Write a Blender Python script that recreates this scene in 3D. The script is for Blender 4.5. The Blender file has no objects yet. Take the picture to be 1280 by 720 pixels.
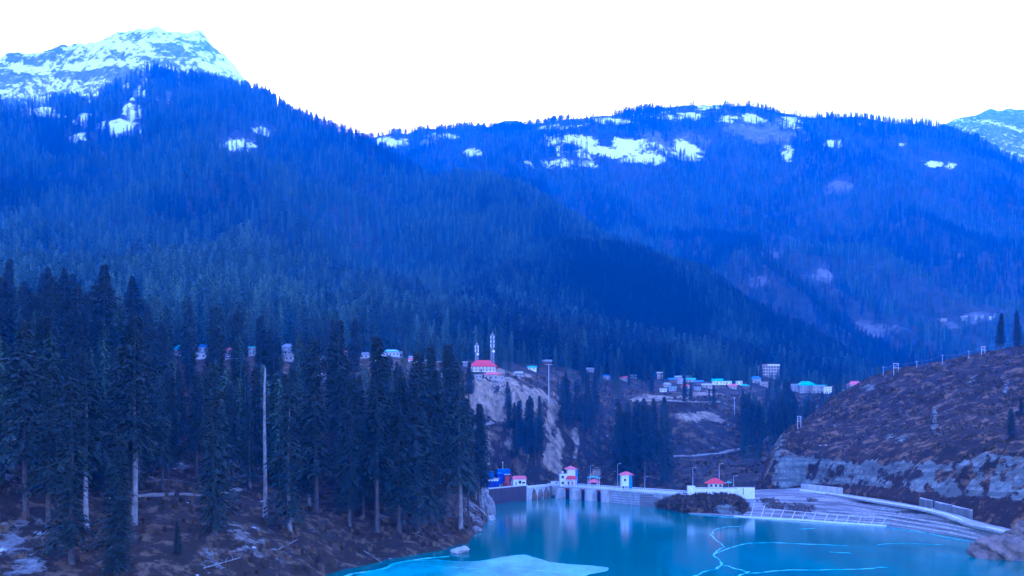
import bpy, bmesh, math, random
import numpy as np
from mathutils import Vector, Matrix
R = math.radians
sc = bpy.context.scene
C = sc.collection

# ------------------------------------------------------------------ camera
F, YH, H = 1000.0, 560.0, 27.0          # focal length in px of a 1280 px frame, horizon row, eye height over the lake
cam = bpy.data.cameras.new('camera'); cam_o = bpy.data.objects.new('camera', cam); C.objects.link(cam_o)
cam.sensor_width = 36.0; cam.lens = 36.0 * F / 1280.0
cam.shift_y = (YH - 360.0) / 1280.0
cam.clip_start = 0.5; cam.clip_end = 30000.0
cam_o.location = (0, 0, H); cam_o.rotation_euler = (math.pi / 2, 0, 0)
sc.camera = cam_o

# ------------------------------------------------------------------ sky, sun, exposure
SUN_EL, SUN_AZ = 17.0, -2.0               # low behind the far ridge: the valley lies in its shade
world = bpy.data.worlds.new('World'); sc.world = world; world.use_nodes = True
wn = world.node_tree; bg = wn.nodes['Background']
sky = wn.nodes.new('ShaderNodeTexSky'); sky.sky_type = 'NISHITA'; sky.sun_disc = False
sky.sun_elevation = R(SUN_EL); sky.sun_rotation = R(SUN_AZ)
sky.altitude = 2200; sky.air_density = 1.0; sky.dust_density = 6.0; sky.ozone_density = 1.0
wn.links.new(sky.outputs[0], bg.inputs[0]); bg.inputs[1].default_value = 0.12
sun = bpy.data.lights.new('sun', 'SUN'); sun_o = bpy.data.objects.new('sun', sun); C.objects.link(sun_o)
sun.energy = 2.0; sun.angle = R(5); sun.color = (1.0, 0.95, 0.88)
sd = Vector((math.sin(R(SUN_AZ)) * math.cos(R(SUN_EL)), math.cos(R(SUN_AZ)) * math.cos(R(SUN_EL)), math.sin(R(SUN_EL))))
sun_o.rotation_euler = sd.to_track_quat('Z', 'Y').to_euler(); sun_o.location = (0, 0, 400)
vs = sc.view_settings
vs.view_transform = 'Standard'; vs.look = 'None'; vs.gamma = 1.0; vs.use_curve_mapping = False
vs.exposure = 2.9
vs.use_white_balance = True; vs.white_balance_temperature = 4220.0; vs.white_balance_tint = 56.0
sc.cycles.max_bounces = 6; sc.cycles.volume_bounces = 1; sc.cycles.transparent_max_bounces = 8
sc.cycles.use_denoising = True

# ------------------------------------------------------------------ helpers
rng = np.random.default_rng(7)
random.seed(11)

def P(px, py, d):
    """the point at distance d (along +Y) that shows at photo pixel px, py"""
    return Vector(((px - 640.0) / F * d, d, H - (py - YH) / F * d))
def dz(py, z): return (H - z) * F / (py - YH)

def _h(ix, iy, s):
    n = (ix * 374761393 + iy * 668265263 + s * 974634777) & 0xffffffff
    n = ((n ^ (n >> 13)) * 1274126177) & 0xffffffff
    n = (n ^ (n >> 16)) & 0xffff
    return n / 65535.0
def vnoise(x, y, s=0):
    x = np.asarray(x, float); y = np.asarray(y, float)
    ix = np.floor(x).astype(np.int64); iy = np.floor(y).astype(np.int64)
    fx = x - ix; fy = y - iy
    fx = fx * fx * fx * (fx * (fx * 6 - 15) + 10); fy = fy * fy * fy * (fy * (fy * 6 - 15) + 10)
    a = _h(ix, iy, s); b = _h(ix + 1, iy, s); c = _h(ix, iy + 1, s); d = _h(ix + 1, iy + 1, s)
    return (a + (b - a) * fx) * (1 - fy) + (c + (d - c) * fx) * fy
def fbm(x, y, s=0, o=4):
    t = 0; a = 1; n = 0
    for i in range(o):
        t = t + a * (vnoise(x, y, s + i * 17) * 2 - 1); n += a; a *= 0.5; x = x * 2.03 + 3.1; y = y * 2.03 + 7.7
    return t / n
def ridged(x, y, s=0, o=4):
    t = 0; a = 1; n = 0
    for i in range(o):
        t = t + a * (1 - np.abs(vnoise(x, y, s + i * 13) * 2 - 1)); n += a; a *= 0.5; x = x * 2.1 + 1.3; y = y * 2.1 + 4.1
    return t / n
def sstep(a, b, x):
    t = np.clip((x - a) / (b - a), 0, 1); return t * t * (3 - 2 * t)

def tag(o, label=None, cat=None, group=None, kind=None):
    if label: o['label'] = label
    if cat: o['category'] = cat
    if group: o['group'] = group
    if kind: o['kind'] = kind
    return o
def empty(name, loc=(0, 0, 0), rz=0.0, scale=None):
    o = bpy.data.objects.new(name, None); C.objects.link(o); o.location = loc; o.rotation_euler = (0, 0, rz)
    o.empty_display_size = 0.3
    if scale is not None: o.scale = (scale,) * 3
    return o
def link(name, me, mat=None, parent=None, loc=(0, 0, 0), rz=0.0):
    o = bpy.data.objects.new(name, me); C.objects.link(o); o.location = loc; o.rotation_euler = (0, 0, rz)
    if mat is not None and len(me.materials) == 0: me.materials.append(mat)
    if parent is not None: o.parent = parent
    return o

# ------------------------------------------------------------------ materials
def new_mat(name):
    m = bpy.data.materials.new(name); m.use_nodes = True
    nt = m.node_tree; b = nt.nodes['Principled BSDF']
    b.inputs['Specular IOR Level'].default_value = 0.08      # soil, bark, needles and plaster hardly gleam
    return m, nt, b
def nd(nt, t, **kw):
    n = nt.nodes.new(t)
    for k, v in kw.items(): setattr(n, k, v)
    return n
def noise_fac(nt, scale, detail=4, rough=0.6, coord='Object', lo=0.35, hi=0.65, stretch=None):
    tc = nd(nt, 'ShaderNodeTexCoord'); n = nd(nt, 'ShaderNodeTexNoise')
    n.inputs['Scale'].default_value = scale; n.inputs['Detail'].default_value = detail; n.inputs['Roughness'].default_value = rough
    if stretch:
        mp = nd(nt, 'ShaderNodeMapping'); mp.inputs['Scale'].default_value = stretch
        nt.links.new(tc.outputs[coord], mp.inputs[0]); nt.links.new(mp.outputs[0], n.inputs['Vector'])
    else:
        nt.links.new(tc.outputs[coord], n.inputs['Vector'])
    mr = nd(nt, 'ShaderNodeMapRange'); mr.inputs[1].default_value = lo; mr.inputs[2].default_value = hi
    nt.links.new(n.outputs['Fac'], mr.inputs[0])
    return mr.outputs[0], n
def mixc(nt, fac, a, b):
    m = nd(nt, 'ShaderNodeMix', data_type='RGBA')
    for s, v in ((6, a), (7, b)):
        if isinstance(v, tuple): m.inputs[s].default_value = (*v, 1.0)
        else: nt.links.new(v, m.inputs[s])
    if isinstance(fac, (int, float)): m.inputs[0].default_value = fac
    else: nt.links.new(fac, m.inputs[0])
    return m.outputs[2]
def bump(nt, b, h, strength=0.4, dist=0.1):
    bn = nd(nt, 'ShaderNodeBump'); bn.inputs['Strength'].default_value = strength; bn.inputs['Distance'].default_value = dist
    nt.links.new(h, bn.inputs['Height']); nt.links.new(bn.outputs[0], b.inputs['Normal'])
def simple(name, a, b_=None, scale=1.5, rough=0.8, bmp=0.2, bdist=0.05, metal=0.0, detail=5, stretch=None, coord='Object'):
    m, nt, b = new_mat(name)
    b.inputs['Roughness'].default_value = rough; b.inputs['Metallic'].default_value = metal
    b_ = b_ or tuple(c * 0.7 for c in a)
    f, n = noise_fac(nt, scale, detail, stretch=stretch, coord=coord)
    nt.links.new(mixc(nt, f, a, b_), b.inputs['Base Color'])
    if bmp: bump(nt, b, n.outputs['Fac'], bmp, bdist)
    return m
M = {}
def ground_mat(name, soil1, soil2, rock1, rock2, snow=(0.88, 0.89, 0.9), sc1=0.05, sc2=0.4, bdist=0.6, third=None, third_sc=0.15, strata=None):
    """soil with rock and snow masks (vertex attribute mask: red snow, green rock)"""
    m, nt, b = new_mat(name); b.inputs['Roughness'].default_value = 0.9
    f1, n1 = noise_fac(nt, sc1, 6, 0.65)
    f2, n2 = noise_fac(nt, sc2, 6, 0.7, lo=0.4, hi=0.6)
    soil = mixc(nt, f2, mixc(nt, f1, soil1, soil2), tuple(c * 0.55 for c in soil1))
    if third:
        f3, _ = noise_fac(nt, third_sc, 5, 0.7, lo=0.52, hi=0.62); soil = mixc(nt, f3, soil, third)
    fr, nr = noise_fac(nt, sc2 * 0.8, 7, 0.75, lo=0.4, hi=0.62, stretch=(1, 1, 0.45))
    rock = mixc(nt, fr, rock1, rock2)
    if strata:                                      # level beds of stone showing as thin lines
        fs, _ = noise_fac(nt, 1.0, 3, 0.6, lo=0.44, hi=0.56, stretch=(0.035, 0.035, strata)); rock = mixc(nt, fs, rock, tuple(c * 0.4 for c in rock1)); soil = mixc(nt, fs, soil, tuple(c * 0.5 for c in soil2)) if strata > 2 else soil
    at = nd(nt, 'ShaderNodeAttribute', attribute_name='mask'); sp = nd(nt, 'ShaderNodeSeparateColor')
    nt.links.new(at.outputs['Color'], sp.inputs[0])
    def edged(ch, s):
        f, n = noise_fac(nt, s, 6, 0.7, lo=0.25, hi=0.75)
        su = nd(nt, 'ShaderNodeMath', operation='SUBTRACT'); nt.links.new(sp.outputs[ch], su.inputs[0]); nt.links.new(f, su.inputs[1])
        mr = nd(nt, 'ShaderNodeMapRange'); mr.inputs[1].default_value = -0.1; mr.inputs[2].default_value = 0.12
        nt.links.new(su.outputs[0], mr.inputs[0]); return mr.outputs[0]
    col = mixc(nt, edged(1, sc2 * 0.6), soil, rock)
    col = mixc(nt, edged(0, sc2 * 0.9), col, snow)
    nt.links.new(col, b.inputs['Base Color'])
    bump(nt, b, nr.outputs['Fac'], 0.8, bdist)
    return m
M['mountain'] = ground_mat('mountain_ground', (0.036, 0.0405, 0.027), (0.063, 0.054, 0.0378), (0.171, 0.162, 0.153), (0.0765, 0.072, 0.0702), sc1=0.006, sc2=0.05, bdist=6)
M['slope'] = ground_mat('slope_ground', (0.054, 0.0333, 0.0198), (0.0288, 0.0243, 0.0144), (0.27, 0.252, 0.225), (0.117, 0.1035, 0.09), sc1=0.05, sc2=0.7, bdist=0.5, third=(0.144, 0.09, 0.0495), third_sc=0.25)
M['valley'] = ground_mat('valley_ground', (0.0432, 0.0297, 0.018), (0.0252, 0.0234, 0.0135), (0.378, 0.279, 0.18), (0.108, 0.081, 0.054), sc1=0.05, sc2=0.3, bdist=0.9, third=(0.117, 0.0765, 0.0405), third_sc=0.12)
M['hill'] = ground_mat('hill_ground', (0.0405, 0.0198, 0.0081), (0.0126, 0.009, 0.0045), (0.243, 0.252, 0.207), (0.09, 0.09, 0.0765), sc1=0.09, sc2=0.45, bdist=0.8, third=(0.171, 0.09, 0.0378), third_sc=0.16, strata=0.55)
M['bank'] = ground_mat('gravel_bank', (0.405, 0.378, 0.333), (0.252, 0.234, 0.207), (0.108, 0.09, 0.072), (0.063, 0.054, 0.0405), sc1=0.08, sc2=0.8, bdist=0.25, strata=2.6)

# ------------------------------------------------------------------ terrain: surfaces strung between contour rows
class Layer:
    def __init__(self, name, rows, x0, x1, nu, nv, mat, amp=None, mask=None, smooth=9, back=None, skirt=14.0):
        """rows: near to far, each a list of (px, py, d); a real surface in metres is strung between them"""
        us = np.linspace(x0, x1, nu); pys, ds = [], []
        for r in rows:
            r = sorted(r); a = np.array(r, float)
            py = np.interp(us, a[:, 0], a[:, 1]); d = np.interp(us, a[:, 0], a[:, 2])
            if smooth > 1:
                k = np.hanning(smooth + 2)[1:-1]; k /= k.sum(); h = smooth // 2
                py = np.convolve(np.pad(py, h, mode='edge'), k, 'valid'); d = np.convolve(np.pad(d, h, mode='edge'), k, 'valid')
            pys.append(py); ds.append(d)
        ds = np.array(ds); zs = H - (np.array(pys) - YH) / F * ds
        ds = np.vstack([ds[0] - 1.0, ds]); zs = np.vstack([zs[0] - skirt, zs])
        if back:
            for dd, dzz in back:
                ds = np.vstack([ds, ds[-1] + dd]); zs = np.vstack([zs, zs[-1] + dzz])
        nr = len(ds)
        for i in range(1, nr): ds[i] = np.maximum(ds[i], ds[i - 1] + 1.0)
        t = np.concatenate([[0.0], np.linspace(1.0, nr - 1, nv - 1)]); i = np.minimum(t.astype(int), nr - 2); f = (t - i)[:, None]
        # smooth tangents in depth (Catmull-Rom on height, linear in distance)
        d = ds[i] * (1 - f) + ds[i + 1] * f
        i0 = np.maximum(i - 1, 0); i3 = np.minimum(i + 2, nr - 1)
        z0, z1, z2, z3 = zs[i0], zs[i], zs[i + 1], zs[i3]
        d0, d1, d2, d3 = ds[i0], ds[i], ds[i + 1], ds[i3]
        m1 = np.where(d2 - d0 > 0, (z2 - z0) / np.maximum(d2 - d0, 1e-6), 0) * (d2 - d1)
        m2 = np.where(d3 - d1 > 0, (z3 - z1) / np.maximum(d3 - d1, 1e-6), 0) * (d2 - d1)
        zc = (2 * f**3 - 3 * f**2 + 1) * z1 + (f**3 - 2 * f**2 + f) * m1 + (-2 * f**3 + 3 * f**2) * z2 + (f**3 - f**2) * m2
        zl = z1 * (1 - f) + z2 * f
        z = np.where((t < 2)[:, None], zl, zc * 0.6 + zl * 0.4); t = t - 1.0
        self.us = us; self.t = t; self.d = d; self.x = (us[None, :] - 640) / F * d
        if amp is not None: z = z + amp(self.x, d, t[:, None] + 0 * d, us[None, :] + 0 * d)
        self.z = z; self.py = YH - (z - H) * F / d; self.nr = nr
        nuv = nu * nv
        co = np.stack([self.x, d, z], -1).reshape(-1, 3)
        ii = (np.arange(nv - 1)[:, None] * nu + np.arange(nu - 1)[None, :]).ravel()
        faces = np.stack([ii, ii + 1, ii + nu + 1, ii + nu], -1)
        me = bpy.data.meshes.new(name); me.vertices.add(nuv); me.vertices.foreach_set('co', co.ravel())
        nf = len(faces); me.loops.add(nf * 4); me.loops.foreach_set('vertex_index', faces.ravel())
        me.polygons.add(nf); me.polygons.foreach_set('loop_start', np.arange(nf) * 4)
        me.update(calc_edges=True); me.polygons.foreach_set('use_smooth', np.ones(nf, bool))
        mk = np.zeros((nuv, 4), np.float32); mk[:, 3] = 1
        if mask is not None:
            s, g = mask(self.x, d, z, us[None, :] + 0 * d, self.py, t[:, None] + 0 * d)
            mk[:, 0] = np.clip(s, 0, 1).ravel(); mk[:, 1] = np.clip(g, 0, 1).ravel()
        self.snow = mk[:, 0].reshape(nv, nu); self.rock = mk[:, 1].reshape(nv, nu)
        ca = me.color_attributes.new('mask', 'FLOAT_COLOR', 'POINT'); ca.data.foreach_set('color', mk.ravel())
        self.o = link(name, me, mat); self.o['kind'] = 'structure'
    def col(self, px):
        k = (px - self.us[0]) / (self.us[-1] - self.us[0]) * (len(self.us) - 1)
        k = min(max(k, 0), len(self.us) - 1.001); i = int(k); f = k - i
        return tuple(a[:, i] * (1 - f) + a[:, i + 1] * f for a in (self.d, self.z))
    def at(self, px, py):
        """first point of the surface that shows at this pixel"""
        d, z = self.col(px); p = YH - (z - H) * F / d
        k = np.where(p <= py)[0]
        if len(k) == 0: k = [int(np.argmin(p))]
        k = k[0]
        if k == 0: dd = d[0]; zz = z[0]
        else:
            f = (p[k - 1] - py) / max(p[k - 1] - p[k], 1e-6); f = min(max(f, 0), 1)
            dd = d[k - 1] + (d[k] - d[k - 1]) * f; zz = z[k - 1] + (z[k] - z[k - 1]) * f
        return Vector(((px - 640) / F * dd, dd, zz))
    def zat(self, x, y):
        px = 640 + x / y * F; d, z = self.col(px)
        return float(np.interp(y, d, z))
    def sample(self, n, vmax=None, rg=None):
        """n random points spread evenly over the surface's plan area: x, y, z, px, py, row, snow, rock"""
        rg = rg or rng
        nv, nu = self.d.shape
        a = (self.d[1:, :-1] - self.d[:-1, :-1]) * (self.x[:-1, 1:] - self.x[:-1, :-1])
        a = a * (self.t[:-1, None] >= 0)
        if vmax is not None: a = a * (self.t[:-1, None] < vmax)
        c = np.cumsum(np.maximum(a, 0).ravel()); k = np.searchsorted(c, rg.random(n) * c[-1])
        j, i = np.divmod(k, nu - 1); fu = rg.random(n); fv = rg.random(n)
        def L(A): return (A[j, i] * (1 - fu) + A[j, i + 1] * fu) * (1 - fv) + (A[j + 1, i] * (1 - fu) + A[j + 1, i + 1] * fu) * fv
        x, y, z = L(self.x), L(self.d), L(self.z)
        return x, y, z, 640 + x / y * F, YH - (z - H) * F / y, self.t[j], L(self.snow), L(self.rock)

def blobs(px, py, lst):
    r = np.zeros_like(px)
    for (cx, cy, rx, ry) in lst:
        q = 1.25 - np.sqrt(((px - cx) / rx) ** 2 + ((py - cy) / ry) ** 2); r = np.maximum(r, np.clip(q, 0, 1))
    return r

# far snowy mountains
def amp_peak(x, y, t, u): return (ridged(x / 420, y / 420, 3, 5) - 0.6) * 170 * sstep(0, 1, t) * (1 - 0.6 * sstep(1.4, 2, t)) + fbm(x / 70, y / 70, 5, 5) * 34 * sstep(0, 1, t)
def mask_peak(x, y, z, u, py, t):
    s = 0.36 + 0.2 * sstep(1200, 2000, z) + 0.55 * fbm(x / 130 + z / 55, y / 300 - z / 60, 9, 5) + 0.3 * fbm(x / 30, z / 30, 10, 3)
    return s, 0.9 + 0 * x
L_peak = Layer('snow_mountain', [
    [(-300, 240, 2500), (0, 230, 2500), (250, 215, 2500), (480, 260, 2600)],
    [(-300, 160, 3050), (0, 140, 3050), (190, 110, 3050), (300, 125, 3050), (480, 240, 3100)],
    [(-300, 120, 3600), (-60, 82, 3600), (0, 74, 3600), (60, 64, 3600), (110, 52, 3600), (160, 40, 3600), (200, 34, 3600), (250, 44, 3600), (280, 70, 3600), (305, 98, 3600), (330, 128, 3600), (400, 185, 3600), (480, 230, 3600)]],
    -300, 480, 330, 150, M['mountain'], amp_peak, mask_peak, smooth=5, back=[(400, -250)])
def mask_far(x, y, z, u, py, t):
    s = 0.42 + 0.6 * fbm(x / 120 + z / 70, y / 250, 21, 5); s = s - 0.5 * np.exp(-((u - 640) / 30) ** 2)
    return s, 0.6 + 0 * x
def amp_far(x, y, t, u): return (ridged(x / 300, y / 300, 31, 5) - 0.6) * 90 * sstep(0, 1, t) * (1 - 0.75 * sstep(0.6, 1, t)) + fbm(x / 70, y / 70, 8, 3) * 14
L_far = Layer('distant_mountain', [
    [(400, 240, 3900), (800, 240, 3900), (1100, 260, 3800), (1500, 260, 3800)],
    [(400, 195, 4600), (470, 172, 4600), (540, 166, 4600), (600, 162, 4600), (620, 154, 4600), (640, 147, 4600), (652, 152, 4600), (668, 166, 4600), (700, 158, 4600), (900, 165, 4600), (1130, 185, 4600), (1180, 155, 4600), (1240, 136, 4600), (1285, 138, 4600), (1500, 130, 4600)]],
    400, 1500, 420, 70, M['mountain'], amp_far, mask_far, smooth=3, back=[(400, -200)])

# the right-hand mountain
SNOW_R = [(715, 176, 42, 8), (700, 205, 45, 9), (755, 190, 55, 10), (790, 180, 40, 9), (850, 188, 40, 14), (810, 198, 40, 7), (590, 192, 12, 7), (935, 152, 22, 8), (990, 152, 14, 12), (850, 146, 50, 5), (770, 152, 60, 5), (905, 150, 30, 6), (500, 178, 50, 8), (560, 170, 30, 5), (700, 158, 40, 4), (985, 190, 9, 22), (1040, 180, 12, 6), (1165, 205, 16, 6), (1190, 208, 9, 7), (1130, 180, 18, 5), (1125, 181, 8, 4)]
BARE_R = [(1050, 235, 22, 12), (1025, 345, 22, 12), (950, 352, 26, 12), (965, 318, 20, 9), (1100, 412, 40, 14), (1085, 420, 30, 8), (1215, 395, 45, 10), (1200, 320, 14, 6), (840, 180, 70, 18), (960, 165, 60, 20), (1180, 405, 30, 7)]
def amp_right(x, y, t, u): return (ridged(x / 420 + 0.3 + 0.25 * fbm(x / 400, y / 400, 42, 2), y / 1100, 41, 5) - 0.6) * 220 * sstep(0, 1.2, t) * (1 - 0.8 * sstep(2.2, 3, t)) + fbm(x / 110, y / 110, 18, 4) * 20 * sstep(0, 1, t) * (1 - 0.5 * sstep(2.2, 3, t))
def mask_right(x, y, z, u, py, t):
    q = blobs(u, py, SNOW_R); s = q * 0.75 + 0.75 * fbm(x / 45 + z / 60, y / 110, 77, 5) * (q > 0.03) + sstep(176, 132, py) * (0.12 + 0.95 * fbm(x / 50, z / 30, 19, 5))
    q = blobs(u, py, BARE_R); return s, q * 0.75 + 0.6 * fbm(x / 40, y / 60, 76, 4) * (q > 0.03)
L_right = Layer('right_mountain', [
    [(400, 520, 1200), (900, 520, 1150), (1100, 520, 1080), (1280, 520, 1000), (1500, 520, 950)],
    [(400, 340, 1600), (700, 340, 1550), (900, 375, 1500), (1100, 425, 1450), (1280, 440, 1350), (1500, 440, 1250)],
    [(400, 250, 2350), (700, 245, 2250), (900, 265, 2200), (1100, 295, 2050), (1280, 330, 1900), (1500, 350, 1700)],
    [(400, 190, 3100), (460, 172, 3100), (520, 163, 3100), (600, 158, 3100), (660, 158, 3100), (700, 152, 3080), (760, 143, 3050), (840, 135, 3000), (900, 132, 2980), (960, 139, 2950), (1010, 147, 2900), (1100, 153, 2850), (1160, 160, 2800), (1200, 170, 2750), (1240, 186, 2700), (1280, 205, 2650), (1500, 280, 2300)]],
    400, 1500, 520, 190, M['mountain'], amp_right, mask_right, smooth=7, back=[(400, -160)])

# the left-hand mountain and its lower spur
SNOW_L = [(40, 140, 45, 10), (110, 128, 40, 10), (150, 160, 26, 10), (205, 125, 22, 10), (95, 172, 16, 8), (300, 182, 32, 12), (325, 165, 18, 7), (70, 118, 50, 7), (150, 108, 40, 9), (165, 140, 22, 14), (165, 118, 30, 8), (105, 150, 14, 9), (225, 115, 14, 12), (185, 100, 12, 8), (168, 168, 12, 6), (20, 128, 20, 6)]
def amp_left(x, y, t, u): return (ridged(x / 300 + 0.6 + 0.25 * fbm(x / 300, y / 300, 52, 2), y / 900, 51, 4) - 0.6) * 170 * sstep(0.4, 1.8, t) * (1 - 0.8 * sstep(2.2, 3, t)) + fbm(x / 90, y / 90, 28, 4) * 16 * sstep(0.3, 1.2, t) * (1 - 0.4 * sstep(2.2, 3, t))
def mask_left(x, y, z, u, py, t):
    q = blobs(u, py, SNOW_L); return q * 0.8 + 0.75 * fbm(x / 30 + z / 40, y / 80, 78, 5) * (q > 0.03), 0 * x
L_left = Layer('left_mountain', [
    [(-300, 520, 380), (0, 500, 420), (200, 475, 470), (420, 470, 540), (600, 480, 610), (760, 492, 700), (900, 497, 800), (1000, 502, 880), (1140, 530, 950)],
    [(-300, 330, 800), (0, 335, 800), (200, 352, 800), (420, 400, 820), (600, 425, 860), (760, 440, 900), (900, 456, 960), (1000, 470, 1000), (1100, 490, 1010), (1140, 505, 1020)],
    [(-300, 220, 1350), (0, 225, 1350), (200, 245, 1320), (350, 290, 1280), (500, 345, 1250), (600, 372, 1220), (760, 390, 1200), (900, 418, 1150), (1000, 444, 1120), (1100, 480, 1090), (1140, 500, 1080)],
    [(-300, 165, 2300), (0, 136, 2300), (60, 136, 2300), (130, 124, 2300), (160, 105, 2300), (185, 90, 2300), (215, 97, 2300), (260, 105, 2250), (325, 124, 2200), (400, 158, 2100), (460, 176, 2000), (500, 205, 1950), (560, 238, 1900), (620, 275, 1750), (700, 300, 1550), (800, 335, 1450), (900, 385, 1320), (1000, 432, 1210), (1060, 464, 1150), (1100, 476, 1110), (1140, 492, 1090)]],
    -300, 1140, 560, 190, M['mountain'], amp_left, mask_left, smooth=5, back=[(300, -130)])
def amp_spur(x, y, t, u): return fbm(x / 120, y / 120, 61, 4) * 26 * sstep(0, 1, t) * (1 - 0.5 * sstep(1.5, 2, t))
L_spur = Layer('middle_spur', [
    [(480, 420, 1000), (700, 430, 1000), (900, 450, 1010), (1100, 500, 1050)],
    [(480, 330, 1300), (560, 310, 1300), (640, 310, 1280), (740, 350, 1250), (850, 390, 1200), (950, 420, 1150), (1100, 490, 1100)],
    [(480, 275, 1650), (530, 246, 1650), (570, 230, 1650), (610, 230, 1640), (660, 248, 1600), (710, 278, 1560), (760, 308, 1500), (850, 350, 1400), (950, 400, 1260), (1030, 445, 1180), (1100, 485, 1130)]],
    480, 1100, 300, 90, M['mountain'], amp_spur, None, smooth=9, back=[(250, -130)])

L_spur2 = Layer('lower_spur', [
    [(500, 455, 780), (640, 445, 850), (800, 452, 920), (950, 470, 980), (1100, 505, 1010)],
    [(500, 425, 900), (580, 395, 1000), (640, 375, 1040), (760, 372, 1060), (850, 390, 1060), (950, 430, 1050), (1100, 498, 1050)],
    [(500, 415, 960), (540, 390, 1080), (585, 362, 1180), (640, 338, 1240), (700, 324, 1260), (760, 324, 1250), (830, 340, 1220), (900, 368, 1180), (960, 404, 1140), (1020, 442, 1110), (1080, 478, 1090), (1100, 492, 1085)]],
    500, 1100, 260, 80, M['mountain'], lambda x, y, t, u: fbm(x / 90, y / 90, 65, 4) * 20 * sstep(0, 1, t) * (1 - 0.5 * sstep(1.5, 2, t)), None, smooth=9, back=[(160, -60)])

# valley sides behind the dam: eroded bluff, bench with the village, grassy slope
ROCK_V = [(620, 505, 55, 38), (600, 545, 40, 40), (660, 500, 25, 18), (690, 520, 12, 25), (690, 575, 12, 22), (585, 570, 22, 30), (620, 478, 40, 8), (640, 560, 20, 30), (720, 560, 6, 30), (700, 545, 10, 20), (880, 520, 30, 8), (820, 497, 40, 4), (745, 590, 8, 8), (880, 492, 25, 4)]
def amp_valley(x, y, t, u):
    g = np.exp(-((u - 625) / 60) ** 2) * sstep(0.6, 1.5, t) * (1 - sstep(2.8, 3.4, t))
    return fbm(x / 26, y / 26, 71, 5) * 4.5 * sstep(0.3, 1, t) * (1 - 0.4 * sstep(3, 4, t)) + (ridged(x / 16 + 0.2 * y / 16, y / 60, 73, 4) - 0.6) * 19 * g + (ridged(x / 6, y / 22, 74, 3) - 0.6) * 5 * g
def mask_valley(x, y, z, u, py, t):
    n = fbm(x / 14, y / 14, 75, 4)
    return blobs(u, py, [(0, 0, 1, 1)]) + 0 * x, blobs(u, py, ROCK_V) * 0.95 + 0.7 * n * (blobs(u, py, ROCK_V) > 0.02) + 0.1 + 0.25 * n
L_valley = Layer('valley_terrain', [
    [(520, 602, 425), (600, 614, 440), (660, 620, 465), (720, 625, 490), (800, 630, 445), (880, 634, 405), (960, 634, 400), (1000, 632, 405), (1100, 622, 440)],
    [(520, 570, 450), (600, 592, 462), (660, 600, 482), (720, 602, 505), (800, 602, 475), (880, 607, 445), (960, 600, 445), (1000, 592, 455), (1100, 562, 480)],
    [(520, 520, 480), (600, 532, 490), (660, 540, 503), (700, 562, 520), (760, 572, 545), (800, 567, 545), (860, 570, 540), (920, 565, 550), (960, 552, 565), (1000, 550, 570), (1100, 540, 570)],
    [(520, 470, 500), (580, 478, 510), (640, 482, 520), (675, 495, 532), (700, 515, 550), (760, 502, 605), (800, 501, 605), (860, 505, 605), (920, 512, 615), (950, 522, 645), (1000, 514, 680), (1100, 504, 690)],
    [(520, 455, 540), (580, 464, 550), (620, 464, 560), (660, 470, 590), (700, 472, 640), (760, 478, 690), (800, 492, 645), (860, 494, 655), (900, 491, 690), (950, 497, 730), (1000, 492, 780), (1100, 490, 810)],
    [(520, 445, 600), (620, 453, 640), (700, 457, 700), (800, 474, 760), (860, 476, 770), (900, 478, 790), (960, 470, 830), (1000, 482, 870), (1100, 484, 910)],
    [(520, 445, 720), (620, 455, 740), (700, 459, 800), (800, 474, 860), (900, 478, 890), (1000, 484, 960), (1100, 488, 1000)]],
    520, 1100, 330, 170, M['valley'], amp_valley, mask_valley, smooth=9)

# the wooded slope on the left shore
ROCK_L = [(8, 590, 26, 70), (15, 680, 40, 45), (150, 455, 18, 10), (183, 458, 12, 10), (195, 590, 14, 12), (290, 575, 40, 22), (320, 560, 20, 16), (300, 690, 60, 18), (290, 665, 30, 14), (225, 585, 10, 8), (135, 525, 12, 10), (370, 700, 50, 14), (600, 630, 16, 22), (470, 648, 12, 4), (520, 700, 60, 4), (110, 560, 30, 6), (40, 710, 30, 20)]
def amp_slope(x, y, t, u): return fbm(x / 20, y / 20, 81, 5) * 2.6 * sstep(0.2, 1.5, t) + fbm(x / 6, y / 6, 84, 4) * 0.7 * sstep(0.15, 0.7, t)
def mask_slope(x, y, z, u, py, t):
    n = fbm(x / 8, y / 8, 85, 4); b = blobs(u, py, ROCK_L)
    return 0 * x, b * 0.3 + 0.6 * n * (b > 0.02) + 0.12 + 0.3 * n
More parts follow.
